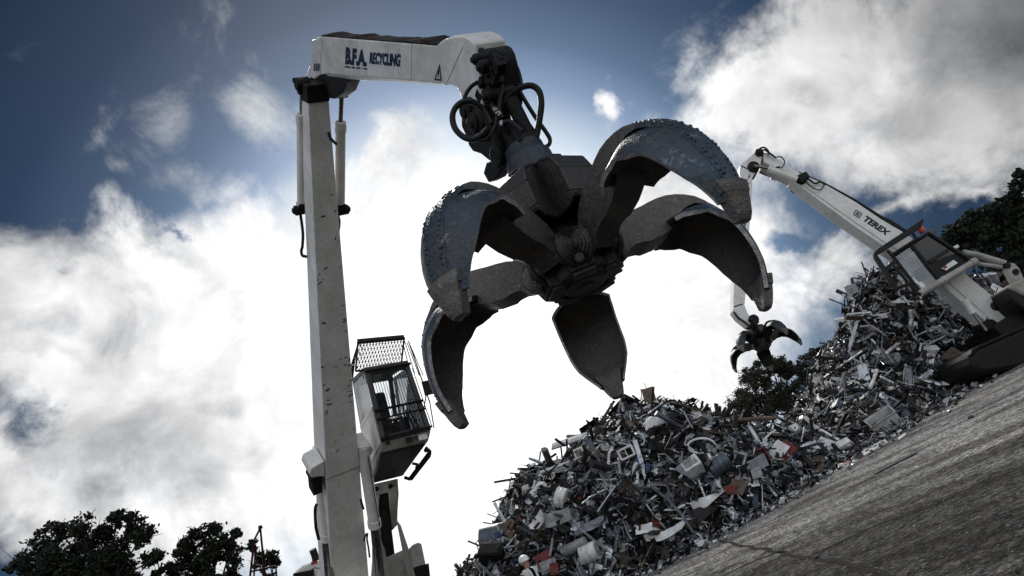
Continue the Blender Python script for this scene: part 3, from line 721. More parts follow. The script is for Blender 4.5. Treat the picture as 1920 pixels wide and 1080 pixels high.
# ---- cab
FLB, FRB, FLT, FRT = P(715, 829, 13.0), P(808, 806, 13.25), P(683, 694, 13.3), P(765, 680, 13.55)
BLB, BRB, BLT = P(690, 880, 14.7), P(756, 868, 15.0), P(661, 714, 14.9); BRT = BLT + (FRT - FLT) * 1.0
FLo, FRo, BLo, BRo = P(712, 849, 13.0), P(803, 827, 13.25), P(694, 906, 14.6), P(757, 890, 14.9)
def C(a, b2, c): 
    def lp(p, q, t): return p * (1 - t) + q * t
    return lp(lp(lp(FLB, FRB, a), lp(FLT, FRT, a), b2), lp(lp(BLB, BRB, a), lp(BLT, BRT, a), b2), c)
cab = MB()
def bar(p, q, r=.035, mbx=None): (mbx or cab).tube([p, q], r, 6)
def beam(p, q, wv, hv, mbx=None):
    mbx = mbx or cab
    mbx.hexa([p - wv - hv, p + wv - hv, p + wv + hv, p - wv + hv, q - wv - hv, q + wv - hv, q + wv + hv, q - wv + hv])
ca = unit(FRB - FLB); cb = unit(FLT - FLB); cc = unit(BLB - FLB)
for a in (0, 1):
    s = .045 if a == 0 else -.045
    beam(C(a, 0, 0) + ca * s, C(a, 1, 0) + ca * s, ca * .045, cc * .05)
    beam(C(a, 0, 1) + ca * s, C(a, 1, 1) + ca * s, ca * .045, cc * .05)
    beam(C(a, 1, 0) + ca * s, C(a, 1, 1) + ca * s, ca * .05, cb * .045)
for b2, hgt in ((0, .05), (1, .06)):
    s = cb * (hgt if b2 == 0 else -hgt)
    beam(C(0, b2, 0) + s, C(1, b2, 0) + s, cb * hgt, cc * .05); beam(C(0, b2, 1) + s, C(1, b2, 1) + s, cb * hgt, cc * .05)
cabo = cab.build('cab', 'cab_grey', mh, bevel=.01)
pl = MB()                                          # floor pan and front sill
pl.hexa([FLo, FRo, BRo, BLo, FLB - cb * .004, FRB - cb * .004, BRB - cb * .004, BLB - cb * .004])
pl.build('floor_pan', 'pale_grey_paint', cabo, bevel=.015)
uf = MB(); nfl = unit(np.cross(FRo - FLo, BLo - FLo)); nfl = nfl if nfl[2] < 0 else -nfl
def fq(a, c): return (FLo * (1 - a) + FRo * a) * (1 - c) + (BLo * (1 - a) + BRo * a) * c + nfl * .004
uf.hexa([fq(.06, .04), fq(.95, .04), fq(.95, .97), fq(.06, .97)] + [fq(a, c) + nfl * .03 for a, c in ((.06, .04), (.95, .04), (.95, .97), (.06, .97))])
uf.build('underside_plate', 'black_paint', cabo, bevel=.01)
# near side: white panel below, window above
ln_ = unit(np.cross(FLT - FLB, BLB - FLB)); ln_ = ln_ if np.dot(ln_, ca) < 0 else -ln_
sd = MB(); sd.hexa([C(0, 0, .03) + ln_ * .01, C(0, 0, .98) + ln_ * .01, C(0, .45, .98) + ln_ * .01, C(0, .45, .03) + ln_ * .01] + [p - ln_ * .03 for p in (C(0, 0, .03), C(0, 0, .98), C(0, .45, .98), C(0, .45, .03))])
sd.hexa([C(0, .45, .02) + ln_ * .02, C(0, .45, .98) + ln_ * .02, C(0, .49, .98) + ln_ * .02, C(0, .49, .02) + ln_ * .02] + [p - ln_ * .03 for p in (C(0, .45, .02), C(0, .45, .98), C(0, .49, .98), C(0, .49, .02))])
sd.build('side_panel', 'white_paint_clean', cabo)
def pane(name, pts, n, m='glass'):
    g = MB(); g.prism(pts, n * .006); return g.build(name, m, cabo, smooth=0)
pane('side_window', [C(0, .49, .05), C(0, .49, .97), C(0, .96, .97), C(0, .96, .05)], -ln_)
fn = unit(np.cross(FRB - FLB, FLT - FLB)); fn = fn if np.dot(fn, Hh) > 0 else -fn
pane('windscreen', [C(.09, .07, 0), C(.91, .07, 0), C(.91, .92, 0), C(.09, .92, 0)], -fn)
pane('side_window', [C(1, .06, .06), C(1, .06, .95), C(1, .95, .95), C(1, .95, .06)], ln_)
rf = MB(); rf.hexa([C(0, 1, -.02), C(1, 1, -.02), C(1, 1, 1.02), C(0, 1, 1.02)] + [p + cb * .05 for p in (C(0, 1, -.02), C(1, 1, -.02), C(1, 1, 1.02), C(0, 1, 1.02))]); rf.build('roof', 'cab_grey', cabo, bevel=.02)
se = MB()
se.hexa([C(.28, .02, .40), C(.68, .02, .40), C(.68, .02, .72), C(.28, .02, .72), C(.28, .34, .40), C(.68, .34, .40), C(.68, .34, .72), C(.28, .34, .72)])
se.hexa([C(.30, .32, .62), C(.66, .32, .62), C(.66, .32, .74), C(.30, .32, .74), C(.34, .78, .68), C(.62, .78, .68), C(.62, .78, .78), C(.34, .78, .78)])
se.build('seat', 'seat_fabric', cabo, bevel=.05)
cn = MB()
for a in (.2, .76): cn.hexa([C(a, .02, .34), C(a + .1, .02, .34), C(a + .1, .02, .6), C(a, .02, .6), C(a, .36, .34), C(a + .1, .36, .34), C(a + .1, .38, .6), C(a, .38, .6)]); bar(C(a + .05, .36, .38), C(a + .05, .5, .36), .018, cn)
bar(C(.5, .02, .2), C(.5, .33, .28), .03, cn); cn.lathe(C(.5, .34, .28), unit(cb - cc * .4), [(.17, 0), (.19, .015), (.17, .03)], 18)
cn.build('controls', 'black_paint', cabo)
# grille bars and cage across the windscreen
gr = MB()
for k in range(15):
    a = .11 + .78 * k / 14; bar(C(a, .04, 0) + fn * .09, C(a, 1.0, 0) + fn * .09, .0062, gr)
for b2, r in ((.42, .026), (.30, .018), (.97, .03), (.04, .02)): bar(C(.0, b2, 0) + fn * .10, C(1.04, b2 + .0, 0) + fn * .10, r, gr)
bar(C(.70, .04, 0) + fn * .11, C(.62, .34, 0) + fn * .11, .022, gr); bar(C(.78, .04, 0) + fn * .11, C(.70, .34, 0) + fn * .11, .022, gr)
gr.build('windscreen_guard', 'black_paint', cabo)
lp_ = MB(); lp_.box(C(.52, -.06, 0) + fn * .07, (ca, cb, fn), (.06, .05, .04)); lp_.box(C(.62, -.045, 0) + fn * .04, (ca, cb, fn), (.12, .012, .02)); lp_.build('wiper_motor', 'black_paint', cabo, bevel=.01)
lp_ = MB(); lp_.box(C(.12, .02, 0) + fn * .05, (ca, cb, fn), (.04, .10, .03)); lp_.build('guard_hinge', 'black_paint', cabo, bevel=.01)
lm = MB(); lm.box(C(.80, -.07, 0) + fn * .045, (ca, cb, fn), (.085, .05, .012)); lm.build('number_plate', 'reflective', cabo)
# roof canopy of expanded mesh on raised frame
rg = MB()
Q = [P(671, 641, 13.7), P(758, 633, 13.9), P(752, 686, 13.5), P(667, 696, 13.3)]
for a, b2, r in ((Q[0], Q[1], .05), (Q[3], Q[2], .022), (Q[0], Q[3], .02), (Q[1], Q[2], .02)): bar(a, b2, r, rg)
rg.box((Q[0] + Q[1]) / 2 + Z * .01, (unit(Q[1] - Q[0]), Z, np.cross(unit(Q[1] - Q[0]), Z)), (np.linalg.norm(Q[1] - Q[0]) / 2, .035, .05))
def q2(u, v): return (Q[3] * (1 - u) + Q[2] * u) * (1 - v) + (Q[0] * (1 - u) + Q[1] * u) * v
nu, nv = 15, 7
for i in range(nu):
    for j in range(nv):
        u, v = i / nu, j / nv; du, dv = 1 / nu, 1 / nv
        off = .5 * du * (j % 2)
        if u + off + du <= 1.001:
            bar(q2(u + off, v), q2(u + off + du / 2, v + dv), .0075, rg); bar(q2(u + off + du, v), q2(u + off + du / 2, v + dv), .0075, rg)
for j in range(1, nv): bar(q2(0, j / nv), q2(1, j / nv), .006, rg)
# side rails of the cage
Ls = [P(671, 641, 13.7), P(655, 690, 13.6), P(660, 716, 13.6)]
for k in range(5): bar(P(671 - k * 1.2, 645 + k * 5, 13.7 + k * .08), P(657 + k * 1.0, 690 + k * 6, 13.8 + k * .08), .012, rg)
for k in range(4): bar(P(672 - k * 4, 645 + k * 13, 13.7), P(682 - k * 4, 655 + k * 11, 13.3), .009, rg)
for k, (xa, ya) in enumerate([(755, 640), (759, 640), (763, 642), (766, 640)]): bar(P(xa, ya, 13.9), P(xa + 14 + 4.5 * k, ya + 58 + 2 * k, 13.6), .010, rg)
bar(P(766, 640, 13.9), P(806, 755, 13.3), .014, rg); bar(P(806, 755, 13.3), P(814, 803, 13.2), .012, rg); bar(P(773, 690, 13.4), P(810, 800, 13.2), .009, rg)
rg.build('roof_guard', 'black_paint', cabo)
mi_ = MB(); mi_.box(P(802, 727, 13.2), (ca, cb, fn), (.09, .14, .03)); mi_.tube([P(800, 735, 13.2), P(795, 765, 13.3)], .014, 6); mi_.build('mirror', 'black_paint', cabo, bevel=.02)
st = MB()                                           # side step / grab rail below the door
for a, b2, r in (((796, 846), (806, 843), .035), ((806, 843), (806, 853), .035), ((806, 853), (770, 899), .04), ((770, 899), (758, 895), .035), ((780, 878), (784, 871), .03), ((784, 871), (773, 869), .03), ((796, 846), (801, 838), .03), ((806, 846), (768, 897), .03)):
    bar(P(*a, 13.9), P(*b2, 13.9), r, st)
st.build('step_rail', 'black_paint', cabo)

# ---- cab riser mast and upper works
rz = MB()
def pr_(pts, d, th, m=rz, n=Hh): m.prism([P(x, y, dd) for (x, y), dd in zip(pts, d if isinstance(d, (list, tuple)) else [d] * len(pts))], -n * th)
pr_([(697, 908), (746, 897), (748, 925), (744, 985), (728, 1000), (701, 960)], 14.9, .25)
pr_([(700, 985), (724, 955), (734, 985), (748, 1100), (700, 1100)], 14.6, .2)
riser = rz.build('cab_riser', 'grimy_metal', mh, bevel=.02)
rz = MB()
pr_([(697, 908), (746, 897), (747, 918), (699, 930)], 14.84, .05, rz)
pr_([(699, 930), (712, 927), (709, 975), (701, 955)], 14.84, .06, rz); pr_([(729, 922), (747, 918), (745, 985), (736, 990), (731, 950)], 14.84, .06, rz)
rz.split('riser_plate', 'pale_grey_paint', riser, bevel=.01)
rz = MB(); 
for x, y in ((706, 917), (732, 912)): rz.lathe(P(x, y, 14.78), Hh, [(.05, -.02), (.05, .03), (.03, .05)], 10)
rz.split('bolt', 'grimy_metal', riser)
rz = MB()
pr_([(705, 990), (722, 1030), (735, 1100), (695, 1100), (700, 1030)], 14.1, .08, rz)
pr_([(745, 975), (752, 985), (790, 1100), (770, 1100)], 14.2, .12, rz)
pr_([(725, 1045), (757, 1030), (775, 1060), (785, 1100), (722, 1100)], 14.4, .3, rz)
rz.split('frame_plate', 'pale_grey_paint', mh, bevel=.015)
rz = MB(); pr_([(772, 1022), (785, 1016), (791, 1020), (800, 1065), (806, 1110), (785, 1110), (776, 1060)], 14.0, .5, rz); rz.build('side_locker', 'pale_grey_paint', mh, bevel=.03)
rz = MB(); pr_([(775, 1064), (804, 1056), (807, 1085), (782, 1090)], 13.97, .04, rz); rz.build('locker_stripe', 'black_paint', mh)
# engine deck at the left, exhaust, lower body
e = MB()
pr_([(553, 1072), (567, 1060), (602, 1048), (605, 1085), (560, 1110), (548, 1095)], 16.0, 2.4, e); e.build('engine_cover', 'white_paint_clean', mh, bevel=.04)
e = MB(); pr_([(550, 1075), (588, 1068), (590, 1110), (545, 1110)], 15.95, .05, e); e.build('vent_panel', 'black_paint', mh)
e = MB(); pr_([(583, 1054), (595, 1051), (595, 1056), (584, 1059)], 15.92, .04, e); e.build('tail_lamp', 'red_ink', mh)
e = MB(); e.tube(spline([P(593, 1056, 16.3), P(591, 1044, 16.3), P(588, 1035, 16.3), P(586, 1030, 16.3)], 5), .085, 14); e.build('exhaust_pipe', 'black_paint', mh)
e = MB(); e.tube([P(583, 1069, 15.8), P(589, 1064, 15.8), P(602, 1066, 15.8)], .02, 6); e.tube([P(588, 1064, 15.8), P(592, 1090, 15.8)], .02, 6); e.split('hand_rail', 'chrome_rod', mh)
U = np.array([BASE[0], BASE[1], 0]) - Hh * .8
e = MB()
e.box(U + Z * 1.75 - Hh * .8, (Hh, Lt, Z), (2.4, 1.4, .28)); e.box(U + Z * 2.3 - Hh * 2.2, (Hh, Lt, Z), (1.1, 1.35, .5)); e.build('upper_deck', 'white_paint', mh, bevel=.05)
e = MB(); e.lathe(U + Z * 1.2, Z, [(1.0, 0), (1.0, .3)], 32); e.box(U + Z * .95 - Hh * .3, (Hh, Lt, Z), (2.4, .9, .28)); e.build('undercarriage', 'grimy_metal', mh, bevel=.03)
for a in (-1, 1):
    for b2 in (-1, 1):
        w_ = MB(); w_.lathe(U - Hh * .3 + Hh * a * 1.7 + Lt * b2 * 1.0 + Z * .62, Lt * b2, [(.3, .05), (.56, .06), (.62, .12), (.62, .38), (.56, .44), (.34, .44), (.30, .36), (.12, .36)], 28); w_.build('wheel', 'rubber', mh)
weathered('scrap_black', (.007, .007, .007), (.012, .011, .01), .4, .6, 0, 3)
# ------------------------------------------------------------------ far material handler
F0 = P(1868, 590, 20.6); fh = unit(np.array([-1, -.10, 0])); FN = np.array([-fh[1], fh[0], 0]); FN = FN if np.dot(FN, CAM - F0) > 0 else -FN
FP = (F0, FN)
def fp(x, y, o=0.0): return on_plane(x, y, F0 + FN * o, FN)
fm = thing('material_handler', (F0[0], F0[1], 0), 'far white scrap crane with caged dark cab standing by the taller heap', 'crane')
def fprism(pts, o, th, name, mat, parent=fm, bevel=.02, smooth=.4):
    mb = MB(); mb.prism([fp(x, y, o) for x, y in pts], -FN * th); return mb.build(name, mat, parent, bevel=bevel, smooth=smooth)
fb_ = fprism([(1431, 286), (1440, 286), (1494, 321), (1547, 345), (1604, 378), (1653, 411), (1692, 434), (1760, 478), (1813, 515), (1840, 538), (1858, 552), (1905, 580), (1890, 600), (1861, 612), (1852, 592), (1815, 562), (1778, 528), (1745, 506), (1657, 453), (1604, 417), (1531, 365), (1486, 332), (1433, 304)], 0, .62, 'boom', 'white_paint_clean')
fprism([(1486, 333), (1531, 366), (1604, 418), (1657, 454), (1745, 507), (1778, 529), (1813, 561), (1852, 592), (1848, 602), (1806, 569), (1770, 537), (1740, 514), (1655, 460), (1602, 424), (1529, 371), (1485, 337)], -.03, .55, 'belly_plate', 'white_paint_clean', fb_)
mb = MB(); mb.lathe(fp(1868, 573, .06), -FN, [(.10, 0), (.14, .02), (.14, .75), (.1, .78)], 18); mb.lathe(fp(1859, 610, .05), -FN, [(.2, 0), (.2, .7)], 18); mb.split('pivot_pin', 'black_paint', fb_)
fprism([(1497, 321), (1547, 343.5), (1604, 376.5), (1653, 409), (1692, 433), (1700, 431), (1690, 424), (1668, 410), (1655, 405), (1604, 373), (1547, 342)], -.1, .4, 'pipe_run', 'black_paint', fb_)
hz = MB()
def fh_(pts, r=.03, o=.1): hz.tube(spline([fp(x, y, o) for x, y in pts], 6), r, 6)
fh_([(1422, 285), (1426, 278), (1434, 277), (1441, 284), (1440, 290)]); fh_([(1424, 287), (1432, 281), (1443, 287), (1455, 296)], .03); fh_([(1452, 296), (1464, 294), (1471, 303), (1466, 314), (1455, 313)], .02)
fh_([(1500, 330), (1516, 336), (1528, 344), (1538, 341), (1548, 347)], .03); fh_([(1510, 340), (1524, 352), (1538, 356), (1546, 345)], .02); fh_([(1462, 312), (1452, 316), (1442, 318)], .02)
hz.split('hose', 'rubber', fb_)
mb = MB(); mb.lathe(fp(1505, 333, .15), -FN, [(.15, 0), (.17, .03), (.17, .8), (.15, .85)], 14); mb.box(fp(1505, 333, .06), (fh, Z, FN), (.18, .12, .1)); mb.build('cylinder_bracket', 'grimy_metal', fb_, bevel=.02)
fl_ = FN * .006
lettering('lettering', 'TEREX', [(1616, 412.5), (1661, 442), (1671, 435), (1625, 404)], FP, 'black_ink', fb_, fl_, .05)
# square emblem : four-square badge
mb = MB()
def eq(u, v): 
    bl_, br_, tr_, tl_ = (1599, 402), (1611, 409.5), (1617.5, 400.5), (1605, 393)
    x = (1 - u) * (1 - v) * bl_[0] + u * (1 - v) * br_[0] + u * v * tr_[0] + (1 - u) * v * tl_[0]; y = (1 - u) * (1 - v) * bl_[1] + u * (1 - v) * br_[1] + u * v * tr_[1] + (1 - u) * v * tl_[1]
    return fp(x, y, .006)
for u0_, u1_, v0_, v1_ in ((0, .12, 0, 1), (.88, 1, 0, 1), (0.12, .88, 0, .12), (.12, .88, .88, 1), (.24, .45, .24, .45), (.55, .76, .24, .45), (.24, .45, .55, .76), (.55, .76, .55, .76), (.45, .55, .3, .7)):
    mb.add([eq(u0_, v0_), eq(u1_, v0_), eq(u1_, v1_), eq(u0_, v1_)], [(0, 1, 2, 3)])
mb.build('emblem', 'black_ink', fb_, smooth=0)
# stick
fs_ = fprism([(1388, 310), (1421, 280), (1431, 286), (1426, 309), (1411, 333), (1408, 382), (1404, 451), (1399, 540), (1396, 572), (1402, 587), (1414, 604), (1404, 609), (1385, 594), (1375, 581), (1376, 545), (1381, 431), (1388, 376), (1390, 350), (1387, 324)], -.05, .5, 'stick', 'white_paint_clean')
mb = MB(); mb.lathe(fp(1414, 311, .05), -FN, [(.16, 0), (.2, .03), (.2, .65), (.16, .68)], 16); mb.lathe(fp(1424, 285, .02), -FN, [(.14, 0), (.14, .6)], 16); mb.split('pivot_pin', 'grimy_metal', fs_)
mb = MB()
for pts in [[(1389, 311), (1400, 316), (1411, 314)], [(1377, 575), (1392, 570)]]: mb.tube([fp(x, y, -.05) for x, y in pts], .02, 6)
mb.tube(spline([fp(1376, 585, 0), fp(1384, 596, 0), fp(1396, 604, 0), fp(1404, 611, 0)], 5), .035, 6); mb.split('hose', 'rubber', fs_)
lettering('lettering', 'B.F.A. RECYCLING', [(1396.5, 458), (1401.5, 372), (1391.5, 371.5), (1387, 457)], FP, 'navy_ink', fs_, fl_ - FN * .05, .03)
mb = MB(); mb.add([fp(x, y, -.044) for x, y in ((1402, 336), (1407, 331), (1407.5, 326), (1402.5, 331))], [(0, 1, 2, 3)]); mb.add([fp(x, y, -.044) for x, y in ((1403, 346), (1405, 344.5), (1405, 341.5), (1403, 343))], [(0, 1, 2, 3)]); mb.split('warning_sticker', 'red_ink', fs_, smooth=0)
for o, (a, b2, c2, d2) in ((.12, ((1494, 337), (1440, 316), (1437, 315), (1413, 311))), (-.65, ((1488, 341), (1446, 331), (1441, 328), (1424, 322)))):
    cyl('stick_cylinder', fp(*a, o), fp(*b2, o), .10, fp(*d2, o), .05, fm, 'white_paint_clean', False)
# nose links to the grab
mb = MB(); e1 = fp(1409, 604, -.3); e2 = GB2 + unit((.15, .24, 1)) * 1.15
mb.tube([e1, e2], .13, 12); mb.tube([e2, GB2 + unit((.15, .24, 1)) * .85], .13, 12); mb.lathe(e1 + FN * .3, -FN, [(.16, 0), (.16, .6)], 14); mb.box(e2, (fh, FN, Z), (.22, .14, .16)); mb.build('suspension_link', 'grimy_metal', fm)
hz = MB(); hz.tube(spline([fp(1403, 600, 0), fp(1412, 600, .1), fp(1420, 612, .1), fp(1417, 622, 0)], 5), .03, 6); hz.build('hose', 'rubber', fm)
# ---- cab (its side faces us), tilted nose-up
CO = 1.15
def fc(x, y, o=0.0): return fp(x, y, CO + o)
fr_ = MB()
def fbar(a, b2, r=.045, o=0.0, mbx=None): (mbx or fr_).tube([fc(*a, o), fc(*b2, o)], r, 6)
A_, B_, C_, D_ = (1674, 481), (1741, 437), (1824, 491), (1727, 550)     # roof front, roof rear, floor rear, floor front
M1, M2 = (1707, 457), (1764, 528)
for a, b2 in ((A_, B_), (B_, C_), (C_, D_), (D_, A_), (M1, M2)):
    fbar(a, b2, .055); fbar(a, b2, .05, -1.15)
for p in (A_, B_, C_, D_): fr_.tube([fc(*p), fc(*p, -1.15)], .05, 6)
fcab = fr_.build('cab', 'black_paint', fm)
mb = MB(); mb.prism([fc(*p, -.03) for p in (M2, (1738, 494), (1799, 473), C_)], -FN * .03); mb.prism([fc(*p, -1.12) for p in (B_, C_, (1800, 505), (1722, 452))], -FN * .03); mb.prism([fc(*p, -.02) for p in (B_, C_)] + [fc(*p, -1.13) for p in (C_, B_)], fh * .03)
mb.build('rear_panel', 'black_paint', fcab)
mb = MB(); mb.prism([fc(*p, -.02) for p in (M1, (1741, 439), (1797, 474), (1739, 493))], -FN * .01); mb.build('door_window', 'dark_glass', fcab)
mb = MB(); mb.prism([fc(*p, -.02) for p in (A_, M1, M2, D_)], -FN * .01); mb.build('side_window', 'glass', fcab)
mb = MB(); mb.prism([fc(*A_, -.05), fc(*D_, -.05), fc(*D_, -1.1), fc(*A_, -1.1)], fh * .01); mb.build('windscreen', 'glass', fcab)
mb = MB(); mb.prism([fc(*p, .03) for p in ((1740, 488), (1776, 466), (1781, 471), (1744, 493))], -FN * .02); mb.build('door_bar', 'black_paint', fcab)
mb = MB(); mb.add([fc(*p, .012) for p in ((1765, 503), (1788, 487), (1796, 493), (1774, 507))], [(0, 1, 2, 3)]); mb.build('label_plate', 'reflective', fcab, smooth=0)
mb = MB(); mb.add([fc(*p, .016) for p in ((1767, 501), (1773, 497), (1777, 501), (1770, 505))], [(0, 1, 2, 3)]); mb.build('warning_sticker', 'red_ink', fcab, smooth=0)
mb = MB(); mb.hexa([fc(1722, 530, -.35), fc(1760, 510, -.35), fc(1760, 510, -.85), fc(1722, 530, -.85), fc(1710, 510, -.35), fc(1745, 490, -.35), fc(1745, 490, -.85), fc(1710, 510, -.85)])
mb.hexa([fc(1742, 500, -.35), fc(1758, 492, -.35), fc(1758, 492, -.85), fc(1742, 500, -.85), fc(1715, 470, -.4), fc(1727, 463, -.4), fc(1727, 463, -.8), fc(1715, 470, -.8)]); mb.build('seat', 'seat_fabric', fcab, bevel=.05)
mb = MB(); mb.tube([fc(1725, 551, .06), fc(1829, 490, .06)], .10, 14); mb.lathe(fc(1827, 491, .06), fc(1829, 490, .06) - fc(1725, 551, .06), [(.125, -.1), (.125, .05)], 14); mb.lathe(fc(1768, 526, .06), fc(1829, 490, .06) - fc(1725, 551, .06), [(.12, 0), (.12, .06)], 14); mb.build('sill_tube', 'pale_grey_paint', fcab)
mb = MB()
def gbeam(pts, w, th, o): mb.prism([fc(x, y, o) for x, y in pts], -FN * th)
gbeam([(1638, 474), (1648, 465), (1733, 409), (1731, 418), (1727, 427), (1644, 479)], 0, .10, .15); gbeam([(1638, 474), (1644, 476), (1683, 534), (1684, 546), (1680, 543), (1640, 484)], 0, .10, .15)
gbeam([(1638, 474), (1648, 465), (1733, 409), (1731, 418), (1727, 427), (1644, 479)], 0, .10, -1.2); gbeam([(1638, 474), (1644, 476), (1683, 534), (1684, 546), (1680, 543), (1640, 484)], 0, .10, -1.2)
for k in range(6):
    x, y = 1642 + k * 8, 478 + k * 12.5; mb.tube([fc(x, y, .12), fc(x, y, -1.2)], .03, 6)
for k in range(6):
    x, y = 1648 + k * 15, 468 - k * 10; mb.tube([fc(x, y, .12), fc(x, y, -1.2)], .03, 6)
for o in (-.2, -.5, -.8): mb.tube([fc(1641, 478, o), fc(1682, 540, o)], .02, 6)
for a, b2 in (((1664, 470), (1674, 481)), ((1712, 438), (1719, 450)), ((1672, 478), (1722, 446)), ((1686, 545), (1727, 552)), ((1660, 508), (1688, 500)), ((1683, 540), (1712, 530)), ((1673, 495), (1718, 548))):
    mb.tube([fc(*a, .05), fc(*b2, .05)], .045, 8); mb.tube([fc(*a, -1.1), fc(*b2, -1.1)], .045, 8)
mb.build('cab_guard', 'black_paint', fcab, bevel=.01)
mb = MB(); mb.prism([fc(x, y, -.1) for x, y in ((1684, 480), (1735, 445), (1740, 449), (1690, 485))], -FN * .9); mb.build('sun_visor', 'cab_grey', fcab)
mb = MB(); mb.prism([fc(x, y, -.6) for x, y in ((1736, 437), (1753, 424), (1757, 432), (1752, 443), (1745, 446))], -FN * .5); mb.build('roof_box', 'cab_grey', fcab, bevel=.03)
mb = MB(); p = fc(1728, 432, -.3); mb.lathe(p, Z, [(.10, -.08), (.11, 0), (.09, .10), (.03, .13)], 14); mb.build('beacon', 'orange_lens', fcab)
mb = MB(); mb.box(fc(1788, 466, -.1), (fh, FN, Z), (.14, .08, .05)); mb.build('work_lamp', 'reflective', fcab, bevel=.02)
# lift cylinders, rails, rear body
for o in (.25, -.75):
    cyl('lift_cylinder', fp(1808, 562, o), fp(1826, 588, o), .10, fp(1850, 620, o), .05, fm, 'white_paint_clean', False)
for pts, r in (([(1806, 474), (1830, 478), (1884, 494)], .10), ([(1831, 494), (1887, 502)], .06)):
    mb = MB(); mb.tube([fp(x, y, .5) for x, y in pts], r, 12); mb.build('cab_arm', 'pale_grey_paint', fm)
fprism([(1884, 500), (1890, 493), (1902, 493), (1911, 502), (1921, 525), (1914, 532), (1900, 530), (1892, 515)], .6, .2, 'arm_link', 'pale_grey_paint')
mb = MB(); mb.lathe(fp(1906, 509, .66), -FN, [(.09, 0), (.09, .3)], 12); mb.lathe(fp(1890, 497, .66), -FN, [(.09, 0), (.09, .3)], 12); mb.split('pivot_pin', 'grimy_metal', fm)
fprism([(1888, 538), (1896, 532), (1922, 520), (1990, 490), (2010, 540), (1960, 560), (1918, 552)], .9, 1.8, 'counterweight', 'pale_grey_paint', bevel=.06)
fprism([(1890, 540), (1918, 554), (1960, 562), (1960, 590), (1920, 580), (1898, 560)], .85, 1.7, 'counterweight_base', 'black_paint', bevel=.05)
fprism([(1862, 612), (1905, 585), (1940, 600), (1960, 640), (1890, 640)], .5, 1.6, 'slew_deck', 'grimy_metal')
# tracked undercarriage
fprism([(1819, 668), (1823, 657), (1836, 649), (1870, 634), (1920, 612), (1990, 580), (2000, 640), (1920, 690), (1845, 702), (1826, 690)], 1.3, 2.6, 'track_frame', 'scrap_black', bevel=.16)
fprism([(1820, 664), (1823, 655), (1836, 647), (1870, 632), (1920, 610), (1922, 615), (1872, 637), (1838, 652), (1826, 660), (1823, 668)], 1.32, .5, 'track_guard', 'scrap_black')
# ------------------------------------------------------------------ scrap heaps
def J2(p):
    q = np.array(p) - CAM; d = q @ fw; return 960 + FOC * (q @ CR) / d, 540 - FOC * (q @ CU) / d
YB = ([-12, -6, -.5, 1.3, 3, 4.6, 6, 7.6, 8.6, 9.6, 10.6, 12, 16], [17.2, 17.4, 18.1, 18.25, 18.1, 19.0, 19.75, 20.2, 20.8, 21.5, 22.3, 23.2, 25.0])
def yb(x): return float(np.interp(x, *YB))
crA = [(840, 1130), (870, 1078), (900, 1040), (925, 1000), (950, 960), (953, 925), (964, 905), (985, 882), (1010, 872), (1045, 868), (1060, 858), (1080, 830), (1100, 805), (1120, 788), (1160, 772), (1200, 758), (1250, 752), (1300, 762), (1345, 786), (1400, 806), (1460, 806), (1510, 800), (1560, 806)]
crB = [(1470, 800), (1500, 752), (1530, 690), (1545, 660), (1572, 625), (1588, 575), (1605, 545), (1630, 520), (1655, 505), (1700, 494), (1760, 505), (1820, 520), (1880, 545), (1960, 560)]
A3 = [P(x, y, 20.8) for x, y in crA]; B3 = [P(x, y, 24.4) for x, y in crB]
def env(c3):
    xs = [p[0] for p in c3]
    for i in range(1, len(xs)): xs[i] = max(xs[i], xs[i - 1] + .02)
    return xs, [p[1] for p in c3], [p[2] for p in c3]
EA, EB = env(A3), env(B3)
def hgt(e, x, y, pw=.62, lo=0):
    if x < e[0][0] - 2.5 or x > e[0][-1] + 1.5: return -1
    yc = np.interp(x, e[0], e[1]); zc = np.interp(x, e[0], e[2]); b_ = yb(x) + lo
    fade = 1.0
    if x < e[0][0]: fade = 1 - ((e[0][0] - x) / 2.5) ** 2
    if x > e[0][-1]: fade = 1 - ((x - e[0][-1]) / 1.5) ** 2
    t = (y - b_) / (yc - b_)
    if t < 0: return -1
    if t <= 1: h = zc * (1 - (1 - t) ** 1.75) ** .85
    else: h = zc - (y - yc) * .75 - .10 * (y - yc) ** 2
    return h * fade
def HA(x, y):
    h = hgt(EA, x, y)
    return h + .22 * mnoise.noise(Vector((x * 1.1, y * 1.1, 3))) * min(1, max(0, h)) + .10 * mnoise.noise(Vector((x * 3, y * 3, 1))) * min(1, max(0, h)) - .16
def HB(x, y):
    h = hgt(EB, x, y, lo=.3)
    return h + .28 * mnoise.noise(Vector((x * 1.0, y * 1.0, 7))) * min(1, max(0, h)) + .12 * mnoise.noise(Vector((x * 3, y * 3, 2))) * min(1, max(0, h)) - .16

weathered('scrap_dark', (.016, .015, .015), (.006, .006, .006), .5, .6, .2, 3)
weathered('scrap_rust', (.07, .05, .038), (.025, .02, .017), .5, .8, 0, 4)
weathered('scrap_black', (.007, .007, .008), (.02, .018, .016), .4, .45, 0, 3)
weathered('scrap_steel', (.24, .265, .295), (.09, .094, .10), .5, .38, .35, 4)
weathered('scrap_blue_grey', (.085, .11, .145), (.04, .045, .052), .5, .42, .3, 3)
weathered('scrap_white', (.80, .81, .82), (.46, .44, .41), .5, .5, 0, 4)
weathered('scrap_pale', (.34, .35, .36), (.14, .135, .125), .5, .5, .1, 4)
weathered('scrap_galv', (.58, .61, .65), (.32, .33, .34), .45, .22, .55, 4)
weathered('scrap_brown', (.17, .125, .095), (.07, .05, .04), .5, .8, 0, 3)
weathered('scrap_red', (.20, .024, .022), (.07, .018, .016), .5, .6, 0, 3)
